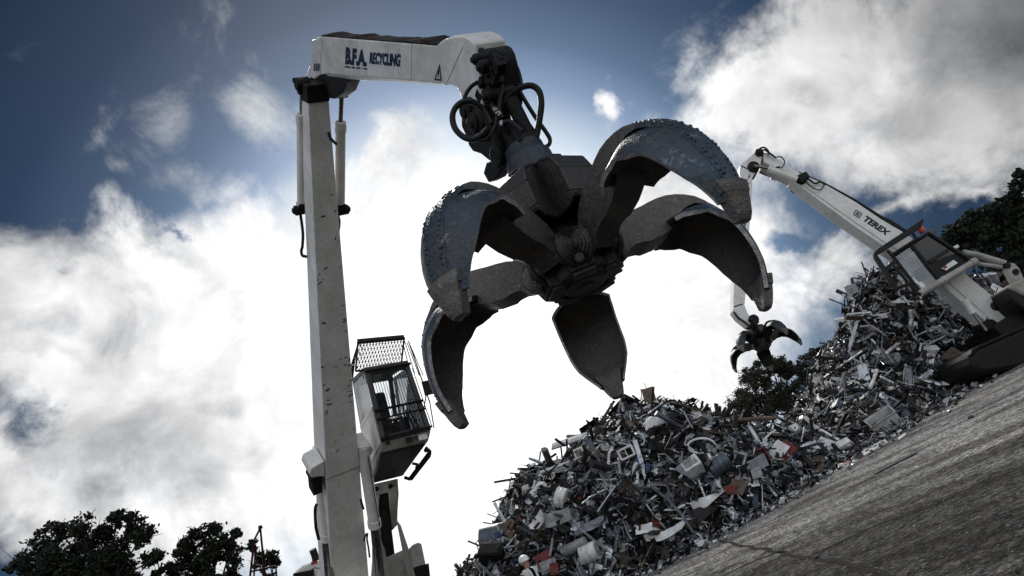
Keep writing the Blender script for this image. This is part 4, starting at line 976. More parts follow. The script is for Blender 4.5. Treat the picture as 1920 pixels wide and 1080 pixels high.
weathered('scrap_blue', (.028, .075, .19), (.02, .03, .06), .5, .5, 0, 3)
weathered('heap_core', (.008, .007, .007), (.008, .007, .007), .5, .95, 0, 2, bumps=.9)
SM = ['scrap_dark', 'scrap_rust', 'scrap_black', 'scrap_steel', 'scrap_blue_grey', 'scrap_white', 'scrap_pale', 'scrap_galv', 'scrap_brown', 'scrap_red', 'scrap_blue']
SP_ = np.array([.23, .10, .20, .08, .095, .105, .075, .085, .022, .004, .004]); SP_ /= SP_.sum()

def rotm():
    q = rng.normal(size=4); q /= np.linalg.norm(q); w, x, y, z = q
    return np.array([[1 - 2 * (y * y + z * z), 2 * (x * y - z * w), 2 * (x * z + y * w)], [2 * (x * y + z * w), 1 - 2 * (x * x + z * z), 2 * (y * z - x * w)], [2 * (x * z - y * w), 2 * (y * z + x * w), 1 - 2 * (x * x + y * y)]])
def grid_faces(nx, ny): return [(j * nx + i, j * nx + i + 1, (j + 1) * nx + i + 1, (j + 1) * nx + i) for j in range(ny - 1) for i in range(nx - 1)]
def k_sheet(L_):
    nx, ny = 6, 5; a, b_ = L_, L_ * rng.uniform(.35, .9); f1, f2 = rng.uniform(-2.2, 2.2), rng.uniform(-.8, .8); k = rng.uniform(.2, .8); v = []
    for j in range(ny):
        for i in range(nx):
            x, y = i / (nx - 1) - .5, j / (ny - 1) - .5
            z = f1 * max(0, x - k + .5) * .5 + f2 * x * y + rng.normal() * .06
            v.append((x * a * (1 + rng.normal() * .04), y * b_ * (1 + rng.normal() * .05), z * a))
    return v, grid_faces(nx, ny)
def tube_raw(path, r, n):
    m_ = MB(); m_.tube(path, r, n, cap=True); return m_.v, m_.f
def k_bar(L_):
    nb = rng.integers(2, 5); p = np.zeros(3); d = np.array([1.0, 0, 0]); path = [p]
    for i in range(nb):
        d = unit(d + rng.normal(size=3) * .35); p = p + d * L_ / nb; path.append(p)
    c = np.mean(path, 0); return tube_raw([q - c for q in path], L_ * rng.uniform(.010, .03), int(rng.integers(3, 6)))
def k_pipe(L_): return tube_raw([np.array([-L_ / 2, 0, 0]), np.array([L_ / 2, 0, 0])], L_ * rng.uniform(.025, .06), 7)
def k_wire(L_):
    path = [np.zeros(3)]; d = rng.normal(size=3)
    for i in range(7): d = unit(d + rng.normal(size=3) * .75); path.append(path[-1] + d * L_ / 7)
    c = np.mean(path, 0); return tube_raw([q - c for q in path], rng.uniform(.006, .012), 3)
def k_angle(L_):
    w = L_ * rng.uniform(.025, .06); v = []; tw = rng.uniform(-.6, .6)
    for i in range(4):
        x = (i / 3 - .5) * L_; a = tw * i / 3; b_ = rng.normal() * .03 * L_
        for yy, zz in ((w, 0), (0, 0), (0, w)): v.append((x, yy * math.cos(a) - zz * math.sin(a) + b_, yy * math.sin(a) + zz * math.cos(a)))
    return v, grid_faces(3, 4)
def k_box(L_):
    s = np.array([1, rng.uniform(.5, 1), rng.uniform(.3, .9)]) * L_ * .5; sh = rng.normal(size=(8, 3)) * .09 * L_
    c = np.array([(-1, -1, -1), (1, -1, -1), (1, 1, -1), (-1, 1, -1), (-1, -1, 1), (1, -1, 1), (1, 1, 1), (-1, 1, 1)]) * s + sh
    f = [(3, 2, 1, 0), (4, 5, 6, 7), (0, 1, 5, 4), (1, 2, 6, 5), (2, 3, 7, 6), (3, 0, 4, 7)]
    if rng.random() < .6: f.pop(int(rng.integers(0, 6)))
    return list(c), f
def k_crump(L_):
    v = []; n, mm = 7, 4
    for j in range(mm):
        for i in range(n):
            a = 2 * math.pi * i / n; b_ = math.pi * (j + .5) / mm; r = L_ * .5 * rng.uniform(.35, 1.15)
            v.append((r * math.sin(b_) * math.cos(a), r * math.sin(b_) * math.sin(a), r * math.cos(b_) * .7))
    f = [(j * n + i, j * n + (i + 1) % n, (j + 1) * n + (i + 1) % n, (j + 1) * n + i) for j in range(mm - 1) for i in range(n)] + [tuple(range(n))[::-1], tuple(range((mm - 1) * n, mm * n))]
    return v, f
def k_can(L_):
    m_ = MB(); r = L_ * rng.uniform(.2, .4); m_.lathe((0, 0, -L_ / 2), (0, 0, 1), [(r * .9, 0), (r, .03 * L_), (r * rng.uniform(.8, 1), .5 * L_), (r, .97 * L_), (r * .9, L_)], 10)
    v = [p + rng.normal(size=3) * .03 * L_ for p in m_.v]; return v, m_.f
def k_strip(L_):
    w = L_ * rng.uniform(.03, .10); v = []; a = rng.uniform(-.5, .5); x = y = 0.0; k = rng.uniform(-2.5, 2.5)
    for i in range(8):
        v += [(x, y, -w / 2), (x, y, w / 2)]; a += k / 8 + rng.normal() * .15; x += math.cos(a) * L_ / 8; y += math.sin(a) * L_ / 8
    return [(p[0] - L_ * .4, p[1], p[2]) for p in v], [(2 * i, 2 * i + 1, 2 * i + 3, 2 * i + 2) for i in range(7)]
def k_ring(L_):
    m_ = MB(); r = L_ * .42; m_.tube([np.array([r * math.cos(a), r * math.sin(a), 0]) for a in np.linspace(0, 2 * math.pi * rng.choice([1, .8]), 14)], L_ * .035, 5); return m_.v, m_.f
KINDS = [(k_sheet, .19, (.14, .75)), (k_bar, .18, (.4, 1.8)), (k_pipe, .06, (.35, 1.8)), (k_wire, .13, (.6, 1.7)), (k_angle, .10, (.35, 1.7)), (k_box, .05, (.12, .45)), (k_crump, .14, (.12, .48)), (k_can, .03, (.15, .4)), (k_strip, .13, (.3, 1.0)), (k_ring, .01, (.3, .7))]
KP = np.array([k[1] for k in KINDS]); KP /= KP.sum()

def make_heap(name, label, Hf, xr, yr, n, big, keep=None):
    V, F, MI = [], [], []
    # core mound
    nx, ny = 110, 70; xs = np.linspace(*xr, nx); ys = np.linspace(*yr, ny)
    for y in ys:
        for x in xs: V.append((x, y, max(Hf(x, y) - .12, -.35)))
    gf = grid_faces(nx, ny); F += [f for f in gf if max(V[i][2] for i in f) > -.3]; MI += [11] * len(F)
    cnt = 0; tries = 0
    while cnt < n and tries < n * 8:
        tries += 1
        x = rng.uniform(*xr); y0 = yb(x); y = y0 - .35 + (rng.random() ** 1.15) * (yr[1] - y0)
        h = Hf(x, y)
        if y < y0 + .6: h = max(h, .0) if rng.random() < .5 else h
        if h < -.05: continue
        e = .15; g = np.array([-(Hf(x + e, y) - Hf(x - e, y)) / (2 * e), -(Hf(x, y + e) - Hf(x, y - e)) / (2 * e), 1.0]); g = unit(np.clip(g, -2.5, 2.5))
        c = np.array([x, y, h])
        if keep is not None and not keep(c): continue
        K = KINDS[int(rng.choice(len(KINDS), p=KP))]; lo, hi = K[2]
        L_ = lo + (hi - lo) * rng.random() ** 2.3
        if rng.random() < (.09 if K[0] in (k_bar, k_pipe, k_wire, k_angle) else .035) and y < y0 + 3.4 and h > .3: L_ = hi * rng.uniform(1.0, 1.7)
        if h < .12: L_ *= .55
        v, f = K[0](L_ * big); v = np.array(v) @ rotm().T
        # lay it roughly into the slope
        along = v @ g; v = v - np.outer(along, g) * rng.uniform(.15, .75)
        c = c + g * rng.uniform(-.06, .16)
        o = len(V); v = v + c; v[:, 2] = np.maximum(v[:, 2], .012); V += [tuple(p) for p in v]; F += [tuple(o + i for i in q) for q in f]
        pm = SP_.copy()
        if K[0] in (k_wire, k_bar, k_pipe): pm[[9, 10, 8]] *= .3
        pm /= pm.sum(); MI += [int(rng.choice(11, p=pm))] * len(f); cnt += 1
    me = bpy.data.meshes.new(name); me.from_pydata(V, [], F)
    for m_ in SM + ['heap_core']: me.materials.append(MATS[m_])
    me.polygons.foreach_set('material_index', MI); me.update()
    o = bpy.data.objects.new(name, me); COL.objects.link(o)
    return tag(o, label, 'scrap heap', None, 'stuff')
heapA = make_heap('scrap_heap', 'near heap of tangled mixed scrap metal below the big grab', HA, (-8.5, 8.0), (17.0, 25.0), 25000, .74)
heapB = make_heap('scrap_heap', 'taller dark heap of scrap metal on the right below the far crane', lambda x, y: max(HB(x, y), -1), (5.6, 16.5), (19.4, 28.5), 19000, .80)

# ------------------------------------------------------------------ single pieces lying on the heaps
def hit(x, y):
    v = ray(x, y); v = v / v[1]
    for Y in np.arange(16.0, 29, .04):
        p = CAM + v * Y
        if p[2] < max(HA(p[0], p[1]), HB(p[0], p[1]), 0): return p
    return CAM + v * 21
def pfr(x, y, ang, tip=0.0, face=.5):
    """frame of a piece: a runs at the photo angle, n looks outward to the viewer and up"""
    p = hit(x, y); p = p + unit(CAM - p) * .20; n = unit(CAM - p) * face + Z * (1 - face) ; n = unit(n)
    a = CR * math.cos(math.radians(ang)) + CU * math.sin(math.radians(ang)); a = unit(a - n * np.dot(a, n)); b_ = np.cross(n, a)
    if tip: a, n = unit(a * math.cos(tip) + n * math.sin(tip)), unit(n * math.cos(tip) - a * math.sin(tip))
    return p, a, b_, n
def px2m(p, px): return 1.12 * px * np.dot(p - CAM, fw) / FOC
def finish(mb, name, mat, label, cat, p, parts=(), bevel=.0, smooth=.6, group=None):
    """one mesh = the thing itself at top level; extra meshes become its parts under an Empty"""
    if not parts:
        o = mb.build(name, mat, None, bevel=bevel, smooth=smooth); return tag(o, label, cat, group)
    r = thing(name, p, label, cat, group)
    for pm, pn, pmat in [(mb, parts[0], mat)] + list(parts[1:]): pm.build(pn, pmat, r, bevel=bevel, smooth=smooth)
    return r
def panel(x, y, w, h, ang, mat, name, label, cat, face=.6, bend=.06, tip=0, lift=.1, th=.012):
    p, a, b_, n = pfr(x, y, ang, tip, face); w, h = px2m(p, w), px2m(p, h); p = p + n * lift
    nx, ny = 7, 5; k1, k2 = rng.uniform(-1, 1, 2); top = []
    for j in range(ny):
        for i in range(nx):
            u, v = i / (nx - 1) - .5, j / (ny - 1) - .5
            top.append(p + a * w * u * (1 + .06 * k2 * v) + b_ * h * v * (1 + .08 * k1 * u) + n * (bend * (k1 * u * u * 3 + k2 * u * v * 4) * w + .012 * rng.normal()))
    mb = MB(); g = grid_faces(nx, ny); m_ = nx * ny
    bd_ = list(range(nx)) + [j * nx + nx - 1 for j in range(1, ny)] + [(ny - 1) * nx + i for i in range(nx - 2, -1, -1)] + [j * nx for j in range(ny - 2, 0, -1)]
    mb.add(top + [q - n * th for q in top], g + [tuple(m_ + i for i in f[::-1]) for f in g] + [(bd_[i], m_ + bd_[i], m_ + bd_[(i + 1) % len(bd_)], bd_[(i + 1) % len(bd_)]) for i in range(len(bd_))])
    return finish(mb, name, mat, label, cat, p, smooth=.5)
def crate(x, y, w, h, d, ang, mat, name, label, cat, face=.55, open_=True, lift=.1, tip=0, m2=None):
    p, a, b_, n = pfr(x, y, ang, tip, face); w, h, d = (px2m(p, k) / 2 for k in (w, h, d)); p = p + n * lift; t = .02
    mb = MB(); J = lambda: rng.normal(size=3) * .02
    if open_:
        for s in (-1, 1):
            mb.box(p + a * s * (w - t / 2), (a, b_, n), (t / 2, h, d)); mb.box(p + b_ * s * (h - t / 2), (a, b_, n), (w - t, t / 2, d - .001))
        mb.box(p - n * (d - t / 2), (a, b_, n), (w - t, h - t, t / 2))
        rim = MB()
        for s in (-1, 1): rim.box(p + a * s * (w + .008) + n * (d - .01), (a, b_, n), (.012, h + .02, .02)); rim.box(p + b_ * s * (h + .008) + n * (d - .01), (a, b_, n), (w - .004, .012, .02))
    else:
        mb.hexa([p + a * sx * w + b_ * sy * h + n * sz * d + J() for sz in (-1, 1) for sx, sy in ((-1, -1), (1, -1), (1, 1), (-1, 1))])
        rim = MB(); rim.box(p + n * (d + .012), (a, b_, n), (w * .8, h * .78, .008)); rim.box(p + n * (d + .03) + a * w * .6, (a, b_, n), (.015, h * .4, .012))
    return finish(mb, name, mat, label, cat, p, parts=('shell', (rim, 'rim' if open_ else 'door', m2 or mat)), bevel=.01)
def drum(x, y, r, L_, ang, mat, name, label, cat, face=.4, lift=.1, tip=0, ribs=3, m2=None, standing=False):
    p, a, b_, n = pfr(x, y, ang, tip, face); r, L_ = px2m(p, r), px2m(p, L_); p = p + n * lift; ax_ = a
    prof = [(r * .88, 0), (r, .01)]
    for k in range(ribs):
        o = L_ * (k + 1) / (ribs + 1); prof += [(r, o - .03), (r * 1.05, o - .012), (r * 1.05, o + .012), (r, o + .03)]
    prof += [(r, L_ - .01), (r * .88, L_)]
    mb = MB(); mb.lathe(p - ax_ * L_ / 2, ax_, prof, 26)
    for k in range(len(mb.v)): mb.v[k] = mb.v[k] + n * .03 * mnoise.noise(Vector(tuple(mb.v[k] * 3)))
    cap = MB(); cap.lathe(p + ax_ * (L_ / 2 - .02), ax_, [(r * .84, 0), (r * .84, .026), (r * .3, .028), (r * .28, .05), (r * .1, .055)], 20)
    return finish(mb, name, mat, label, cat, p, parts=('body', (cap, 'lid', m2 or mat)))
def rod(pts, r, mat, name, label, cat, lift=.12, n=8):
    q = [hit(x, y) for x, y in pts]; q = [p + unit(CAM - p) * .26 + Z * lift for p in q]
    # keep it straight between its bends and clear of the heap
    mb = MB(); mb.tube(q, r, n); return finish(mb, name, mat, label, cat, q[0])
def hoop(x, y, R1, R2, ang, r, mat, name, label, cat, face=.8, lift=.15, spokes=0):
    p, a, b_, n = pfr(x, y, ang, 0, face); R1, R2 = px2m(p, R1), px2m(p, R2); p = p + n * lift; mb = MB()
    mb.tube([p + a * R1 * math.cos(t) + b_ * R2 * math.sin(t) for t in np.linspace(0, 2 * math.pi, 30)], r, 7)
    if spokes:
        for k in range(spokes): mb.tube([p, p + a * R1 * math.cos(2 * math.pi * k / spokes) + b_ * R2 * math.sin(2 * math.pi * k / spokes)], r * .4, 5)
    return finish(mb, name, mat, label, cat, p)
def rack(x, y, w, h, ang, nbar, mat, name, label, cat, face=.8, lift=.2, cross=2, r=.012):
    p, a, b_, n = pfr(x, y, ang, 0, face); w, h = px2m(p, w) / 2, px2m(p, h) / 2; p = p + n * lift
    fr2 = MB(); cs = [p - a * w - b_ * h, p + a * w - b_ * h, p + a * w + b_ * h, p - a * w + b_ * h]
    for i in range(4): fr2.tube([cs[i], cs[(i + 1) % 4]], r * 1.8, 6)
    ba = MB()
    for k in range(nbar): s = -1 + 2 * (k + 1) / (nbar + 1); ba.tube([p + a * w * s - b_ * h, p + a * w * s + b_ * h], r * .7, 5)
    for k in range(cross): s = -1 + 2 * (k + 1) / (cross + 1); ba.tube([p - a * w + b_ * h * s, p + a * w + b_ * h * s], r * .7, 5)
    return finish(fr2, name, mat, label, cat, p, parts=('frame', (ba, 'bars', mat)))

panel(1218, 743, 20, 24, 8, 'scrap_brown', 'board', 'upright tan board sticking up at the very top of the near heap', 'board', .75, .02, lift=.16)
panel(1228, 760, 16, 22, 30, 'scrap_white', 'sheet_metal', 'small white torn sheet just below the tan board on the heap top', 'sheet metal', .7, .3)
panel(1226, 795, 34, 22, -25, 'scrap_white', 'sheet_metal', 'crumpled white sheet with pointed corners high on the near heap', 'sheet metal', .7, .35)
panel(1305, 783, 22, 13, 12, 'scrap_white', 'sheet_metal', 'pale panel near the right shoulder of the near heap top', 'sheet metal', .6, .1)
panel(1320, 790, 30, 20, 20, 'scrap_pale', 'sheet_metal', 'grey tilted panel right of the pale one on the heap shoulder', 'sheet metal', .6, .1)
panel(1368, 792, 40, 10, 3, 'scrap_white', 'sheet_metal', 'thin white strip panel lying flat where the two heaps meet', 'sheet metal', .4, .1)
rod([(1385, 796), (1428, 792), (1460, 791)], .06, 'scrap_brown', 'timber_beam', 'long brown timber beam lying flat on the saddle between the heaps', 'beam')
drum(1053, 936, 17, 17, 160, 'scrap_white', 'drum', 'round white drum end facing out on the left flank of the near heap', 'drum', .75, .12, m2='scrap_white', ribs=1)
crate(1302, 880, 30, 24, 24, 25, 'scrap_white', 'appliance', 'white crushed appliance box in the middle of the near heap', 'appliance', .5, False, m2='scrap_pale')
drum(1352, 880, 16, 36, 65, 'scrap_blue_grey', 'barrel', 'dented blue-grey barrel standing beside the white appliance box', 'barrel', .35, .14)
panel(1402, 884, 74, 26, 4, 'scrap_steel', 'corrugated_sheet', 'long ridged grey metal sheet lying beside the blue-grey barrel', 'sheet metal', .5, .03)
panel(1408, 898, 44, 20, 8, 'scrap_pale', 'sheet_metal', 'flat pale panel below the long ridged grey sheet', 'sheet metal', .5, .03)
panel(1383, 916, 30, 24, -35, 'scrap_brown', 'cardboard_sheet', 'pinkish brown folded card sheet lower right on the near heap', 'cardboard', .6, .08)
panel(1372, 922, 22, 16, -20, 'scrap_red', 'board', 'dull red small board just left of the brown card sheet', 'board', .6, .08)
panel(1331, 940, 62, 15, 28, 'scrap_white', 'sheet_metal', 'long bent white sheet near the foot of the near heap', 'sheet metal', .6, .18)
panel(1326, 962, 42, 20, 25, 'scrap_black', 'sheet_metal', 'black curved sheet directly under the long bent white sheet', 'sheet metal', .6, .15)
panel(1260, 1002, 56, 16, 25, 'scrap_white', 'sheet_metal', 'white crumpled strip along the foot of the near heap', 'sheet metal', .5, .2)
panel(1210, 996, 30, 18, -10, 'scrap_white', 'sheet_metal', 'white square panel low on the heap above the white pot', 'sheet metal', .5, .1)
drum(1083, 1040, 9, 46, 88, 'scrap_pale', 'gas_cylinder', 'tall ribbed grey cylinder standing in front near the worker', 'gas cylinder', .15, .2, ribs=9)
drum(1113, 1052, 15, 30, 95, 'scrap_white', 'water_tank', 'white rounded tank with a ring at its foot beside the ribbed cylinder', 'tank', .2, .22, ribs=2, m2='scrap_pale')
panel(1022, 1052, 30, 26, 35, 'scrap_red', 'board', 'deep red flat board leaning behind the worker', 'board', .6, .04)
crate(1030, 1068, 26, 22, 14, 28, 'scrap_pale', 'box', 'grey square box beside the worker under the red board', 'box', .6, False)
panel(1043, 1075, 14, 20, 10, 'scrap_red', 'panel', 'bright red small panel on the edge of the grey box', 'panel', .7, .04, lift=.3)
rod([(1035, 1052), (1038, 1035), (1040, 1018)], .035, 'scrap_pale', 'post', 'short upright pale post behind the grey box', 'post')
drum(935, 1015, 24, 50, -30, 'scrap_blue_grey', 'tank', 'large dark blue-grey tank lying at the left foot of the near heap', 'tank', .4, .1, ribs=0)
crate(928, 1045, 44, 26, 30, -25, 'scrap_dark', 'engine_block', 'black bulky lump below the dark tank at the far left', 'engine block', .5, False)
panel(1030, 880, 58, 26, 25, 'scrap_dark', 'curved_panel', 'dark curved car panel forming the left crest of the near heap', 'car panel', .5, .12)
crate(1090, 858, 14, 20, 12, 15, 'scrap_white', 'bin', 'small white narrow bin on the upper left slope', 'bin', .5, True)
panel(1107, 855, 24, 24, 50, 'scrap_brown', 'sack', 'tan crumpled sack beside the small white bin', 'sack', .6, .3)
hoop(1200, 826, 8, 10, 30, .035, 'scrap_galv', 'wheel_rim', 'small pale ring standing edge-on below the heap top', 'ring')
rack(1176, 852, 24, 16, 25, 1, 'scrap_white', 'window_frame', 'small white two-pane window frame in the middle of the near heap', 'frame', .8, .2, 0, .018)
rack(1168, 946, 66, 34, 50, 9, 'scrap_dark', 'wire_rack', 'dark wire rack with parallel bars across the near heap', 'rack', .8, .22, 1)
rod([(1098, 958), (1112, 946), (1144, 930)], .022, 'scrap_galv', 'pipe', 'bent bright pipe above the dark wire rack', 'pipe', .2)
rod([(1128, 975), (1145, 950), (1162, 926)], .02, 'scrap_galv', 'pipe', 'straight bright pipe leaning across the dark wire rack', 'pipe', .22)
rod([(1222, 788), (1250, 766)], .03, 'scrap_galv', 'pipe', 'short straight bright pipe near the heap top', 'pipe', .2)
rod([(1270, 836), (1290, 818), (1330, 794)], .028, 'scrap_steel', 'pipe', 'long straight grey pipe slanting over the right shoulder', 'pipe', .2)
rod([(1282, 779), (1290, 785), (1297, 800), (1306, 815)], .022, 'scrap_galv', 'pipe', 'crooked hooked pipe on the right shoulder of the near heap', 'pipe', .2)
rod([(1310, 858), (1291, 846), (1296, 832), (1304, 826)], .022, 'scrap_galv', 'pipe', 'white hooked pipe left of the dark oval tub', 'pipe', .2)
hoop(1316, 838, 22, 12, 0, .03, 'scrap_white', 'tub_rim', 'oval white rim of a dark tub above the white appliance box', 'tub')
panel(1010, 985, 32, 22, 45, 'scrap_white', 'sheet_metal', 'white jagged torn sheet on the lower left flank', 'sheet metal', .6, .35)
panel(1048, 975, 46, 26, 15, 'scrap_pale', 'car_bumper', 'crumpled pale bumper shell low on the left flank', 'bumper', .6, .35)
panel(1110, 990, 60, 18, 18, 'scrap_steel', 'sheet_metal', 'grey bent sheet in the middle of the lower slope', 'sheet metal', .5, .12)
panel(960, 995, 26, 36, 60, 'scrap_brown', 'sack', 'tan ragged sack on the left edge of the near heap', 'sack', .6, .35)
# right heap
crate(1663, 800, 46, 22, 40, 8, 'scrap_white', 'fridge', 'white open box appliance with a grey end at the foot of the right heap', 'fridge', .45, True, m2='scrap_pale')
panel(1690, 773, 20, 34, 15, 'scrap_blue_grey', 'panel', 'blue-grey upright panel behind the white open box appliance', 'panel', .6, .04)
panel(1535, 720, 16, 36, -12, 'scrap_white', 'panel', 'upright pale panel at the left edge of the right heap', 'panel', .7, .04)
panel(1544, 730, 18, 26, 25, 'scrap_pale', 'panel', 'grey square panel leaning on the upright pale panel', 'panel', .7, .06)
panel(1625, 720, 16, 64, 2, 'scrap_galv', 'sheet_metal', 'tall pale twisted sheet hanging in the middle of the right heap', 'sheet metal', .8, .12)
rod([(1640, 738), (1646, 722), (1652, 704)], .05, 'scrap_white', 'pipe', 'thick white tube beside the tall twisted sheet', 'pipe', .2)
rod([(1648, 700), (1660, 668), (1662, 640), (1658, 600)], .018, 'scrap_steel', 'rod', 'thin upright rod standing high in the right heap', 'rod', .2)
crate(1794, 686, 36, 34, 30, 20, 'scrap_brown', 'crate', 'tan battered crate on the right heap near the dark track', 'crate', .5, False, m2='scrap_rust')
crate(1432, 858, 22, 16, 12, -60, 'scrap_red', 'crate', 'red open plastic crate tipped on its side on the near heap', 'crate', .7, True)
panel(1476, 850, 26, 30, -40, 'scrap_red', 'board', 'red square board with pale edges right of the red crate', 'board', .7, .03, lift=.2)
panel(1460, 852, 24, 38, -42, 'scrap_white', 'panel', 'white panel leaning between the red crate and the red board', 'panel', .65, .03, lift=.16)
panel(1512, 846, 44, 20, 18, 'scrap_galv', 'sheet_metal', 'shiny pale curved sheet right of the red board', 'sheet metal', .6, .15)
crate(1488, 815, 28, 18, 14, 10, 'scrap_white', 'switch_box', 'pale square box with a small dark window above the red board', 'box', .6, False, m2='scrap_dark')
panel(1549, 835, 26, 20, -35, 'scrap_white', 'sheet_metal', 'white five-sided sheet left of the small white box', 'sheet metal', .65, .1)
crate(1584, 838, 20, 14, 14, 10, 'scrap_white', 'box', 'small white box beside the five-sided sheet at the heap foot', 'box', .55, False)
rod([(1535, 822), (1580, 818), (1620, 814)], .045, 'scrap_brown', 'timber_plank', 'long brown plank along the foot of the right heap', 'plank', .16)
rod([(1560, 802), (1604, 796), (1650, 788)], .04, 'scrap_rust', 'timber_plank', 'rusty brown plank higher up behind the white boxes', 'plank', .16)
panel(1765, 720, 24, 20, -20, 'scrap_white', 'sheet_metal', 'white sheet at the foot of the right heap beside the dark gap', 'sheet metal', .5, .12)
panel(1786, 722, 22, 18, -25, 'scrap_pale', 'sheet_metal', 'pale grey sheet next to the white sheet by the dark gap', 'sheet metal', .5, .12)
panel(1733, 712, 40, 8, 30, 'scrap_galv', 'angle_bar', 'bright flat bar sticking out near the dark gap', 'bar', .5, .02)
rod([(1775, 636), (1800, 642), (1815, 646)], .05, 'scrap_pale', 'pipe', 'pale pipe lying below the far crane', 'pipe', .2)
rod([(1740, 662), (1760, 650), (1780, 640)], .03, 'scrap_galv', 'rod', 'bright rod slanting below the far crane', 'rod', .2)
panel(1765, 562, 14, 34, -15, 'scrap_galv', 'sheet_metal', 'pale twisted strip high on the right heap under the far cab', 'sheet metal', .7, .15)
panel(1790, 580, 16, 30, -35, 'scrap_pale', 'sheet_metal', 'grey curled strip beside the far crane boom foot', 'sheet metal', .7, .2)
panel(1598, 545, 18, 18, 10, 'scrap_pale', 'panel', 'pale square panel on the upper left edge of the right heap', 'panel', .7, .03)
panel(1570, 838, 30, 9, 4, 'scrap_galv', 'bracket', 'thin shiny bracket under the small white boxes', 'bracket', .5, .02)
panel(1905, 668, 12, 8, 20, 'scrap_white', 'scrap_plate', 'small white plate lying in the dark by the far track', 'plate', .5, .02)
# grit and small scraps strewn on the ground before the heap
def strew(name, n, place, size, mats, probs, label, cat):
    V, F, MI = [], [], []
    for k in range(n):
        x, y = place(); L_ = size[0] + (size[1] - size[0]) * rng.random() ** 2.5
        v, f = (k_crump if rng.random() < .6 else (k_sheet if rng.random() < .4 else k_box))(L_); v = np.array(v) @ rotm().T; v[:, 2] *= .6; v[:, 2] -= v[:, 2].min() - .004
        o = len(V); V += [tuple(p) for p in v + np.array([x, y, 0])]; F += [tuple(o + i for i in q) for q in f]; MI += [int(rng.choice(len(mats), p=probs))] * len(f)
    me = bpy.data.meshes.new(name); me.from_pydata(V, [], F)
    for m_ in mats: me.materials.append(MATS[m_])
    me.polygons.foreach_set('material_index', MI); me.update(); o = bpy.data.objects.new(name, me); COL.objects.link(o); return tag(o, label, cat, None, 'stuff')
def foot():
    x = rng.uniform(-3, 11); return x, yb(x) + .2 - abs(rng.normal()) * .85
strew('loose_debris', 2200, foot, (.02, .20), ['scrap_dark', 'scrap_white', 'scrap_galv', 'scrap_rust', 'scrap_blue_grey', 'scrap_pale'], [.3, .14, .14, .16, .1, .16], 'small scraps strewn along the foot of the heaps', 'debris')
def yard():
    while True:
        y = 3.2 + 15 * rng.random() ** 1.7; x = rng.uniform(-.6, 1.0) * y * .9
        u, v = J2((x, y, 0))
        if 1050 < u < 2000 and 650 < v < 1150: return x, y
flat('grit_dark', (.07, .068, .064), .9); flat('grit_mid', (.16, .155, .15), .9); flat('grit_pale', (.28, .275, .265), .9)
strew('gravel', 3500, yard, (.006, .024), ['grit_dark', 'grit_mid', 'grit_pale'], [.45, .35, .2], 'loose grit scattered over the asphalt yard', 'gravel')
# bits on the ground at the foot of the heap
def lying(pts, th, mat, name, label, cat):
    mb = MB(); mb.prism([G(x, y) + Z * .006 for x, y in pts], Z * th * .4); o = mb.build(name, mat, None, bevel=.008); return tag(o, label, cat)
lying([(1638, 889), (1642, 890), (1720, 851), (1716, 849)], .05, 'scrap_black', 'rubber_strip', 'long thin black strip lying on the ground before the heap', 'strip')
lying([(1684, 822), (1686, 826), (1700, 816), (1698, 812)], .04, 'scrap_white', 'plastic_strip', 'short white strip lying on the ground at the heap foot', 'strip')
lying([(1617, 850), (1621, 856), (1666, 831), (1660, 824)], .10, 'scrap_white', 'foam_sheet', 'long white curved piece lying at the edge of the ground', 'sheet')
lying([(1815, 783), (1816, 787), (1826, 782), (1823, 779)], .05, 'scrap_black', 'rubber_offcut', 'small black offcut alone on the open ground', 'offcut')
lying([(1385, 1021), (1388, 1024), (1391, 1022), (1388, 1019)], .04, 'scrap_black', 'stone', 'small dark lump on the ground crack', 'lump')
lying([(1264, 1043), (1267, 1047), (1270, 1045), (1268, 1042)], .04, 'scrap_black', 'stone', 'tiny dark lump near the foot of the heap', 'lump')
lying([(1259, 1036), (1262, 1042), (1269, 1039), (1265, 1034)], .06, 'scrap_red', 'plastic_offcut', 'small red offcut at the foot of the near heap', 'offcut')
lying([(1582, 868), (1584, 874), (1597, 870), (1593, 864)], .08, 'scrap_red', 'plastic_bowl', 'red crushed bowl at the edge of the heap and ground', 'bowl')
lying([(1764, 795), (1768, 799), (1782, 793), (1777, 790)], .05, 'scrap_pale', 'scrap_plate', 'flat grey plate lying on the ground before the right heap', 'plate')
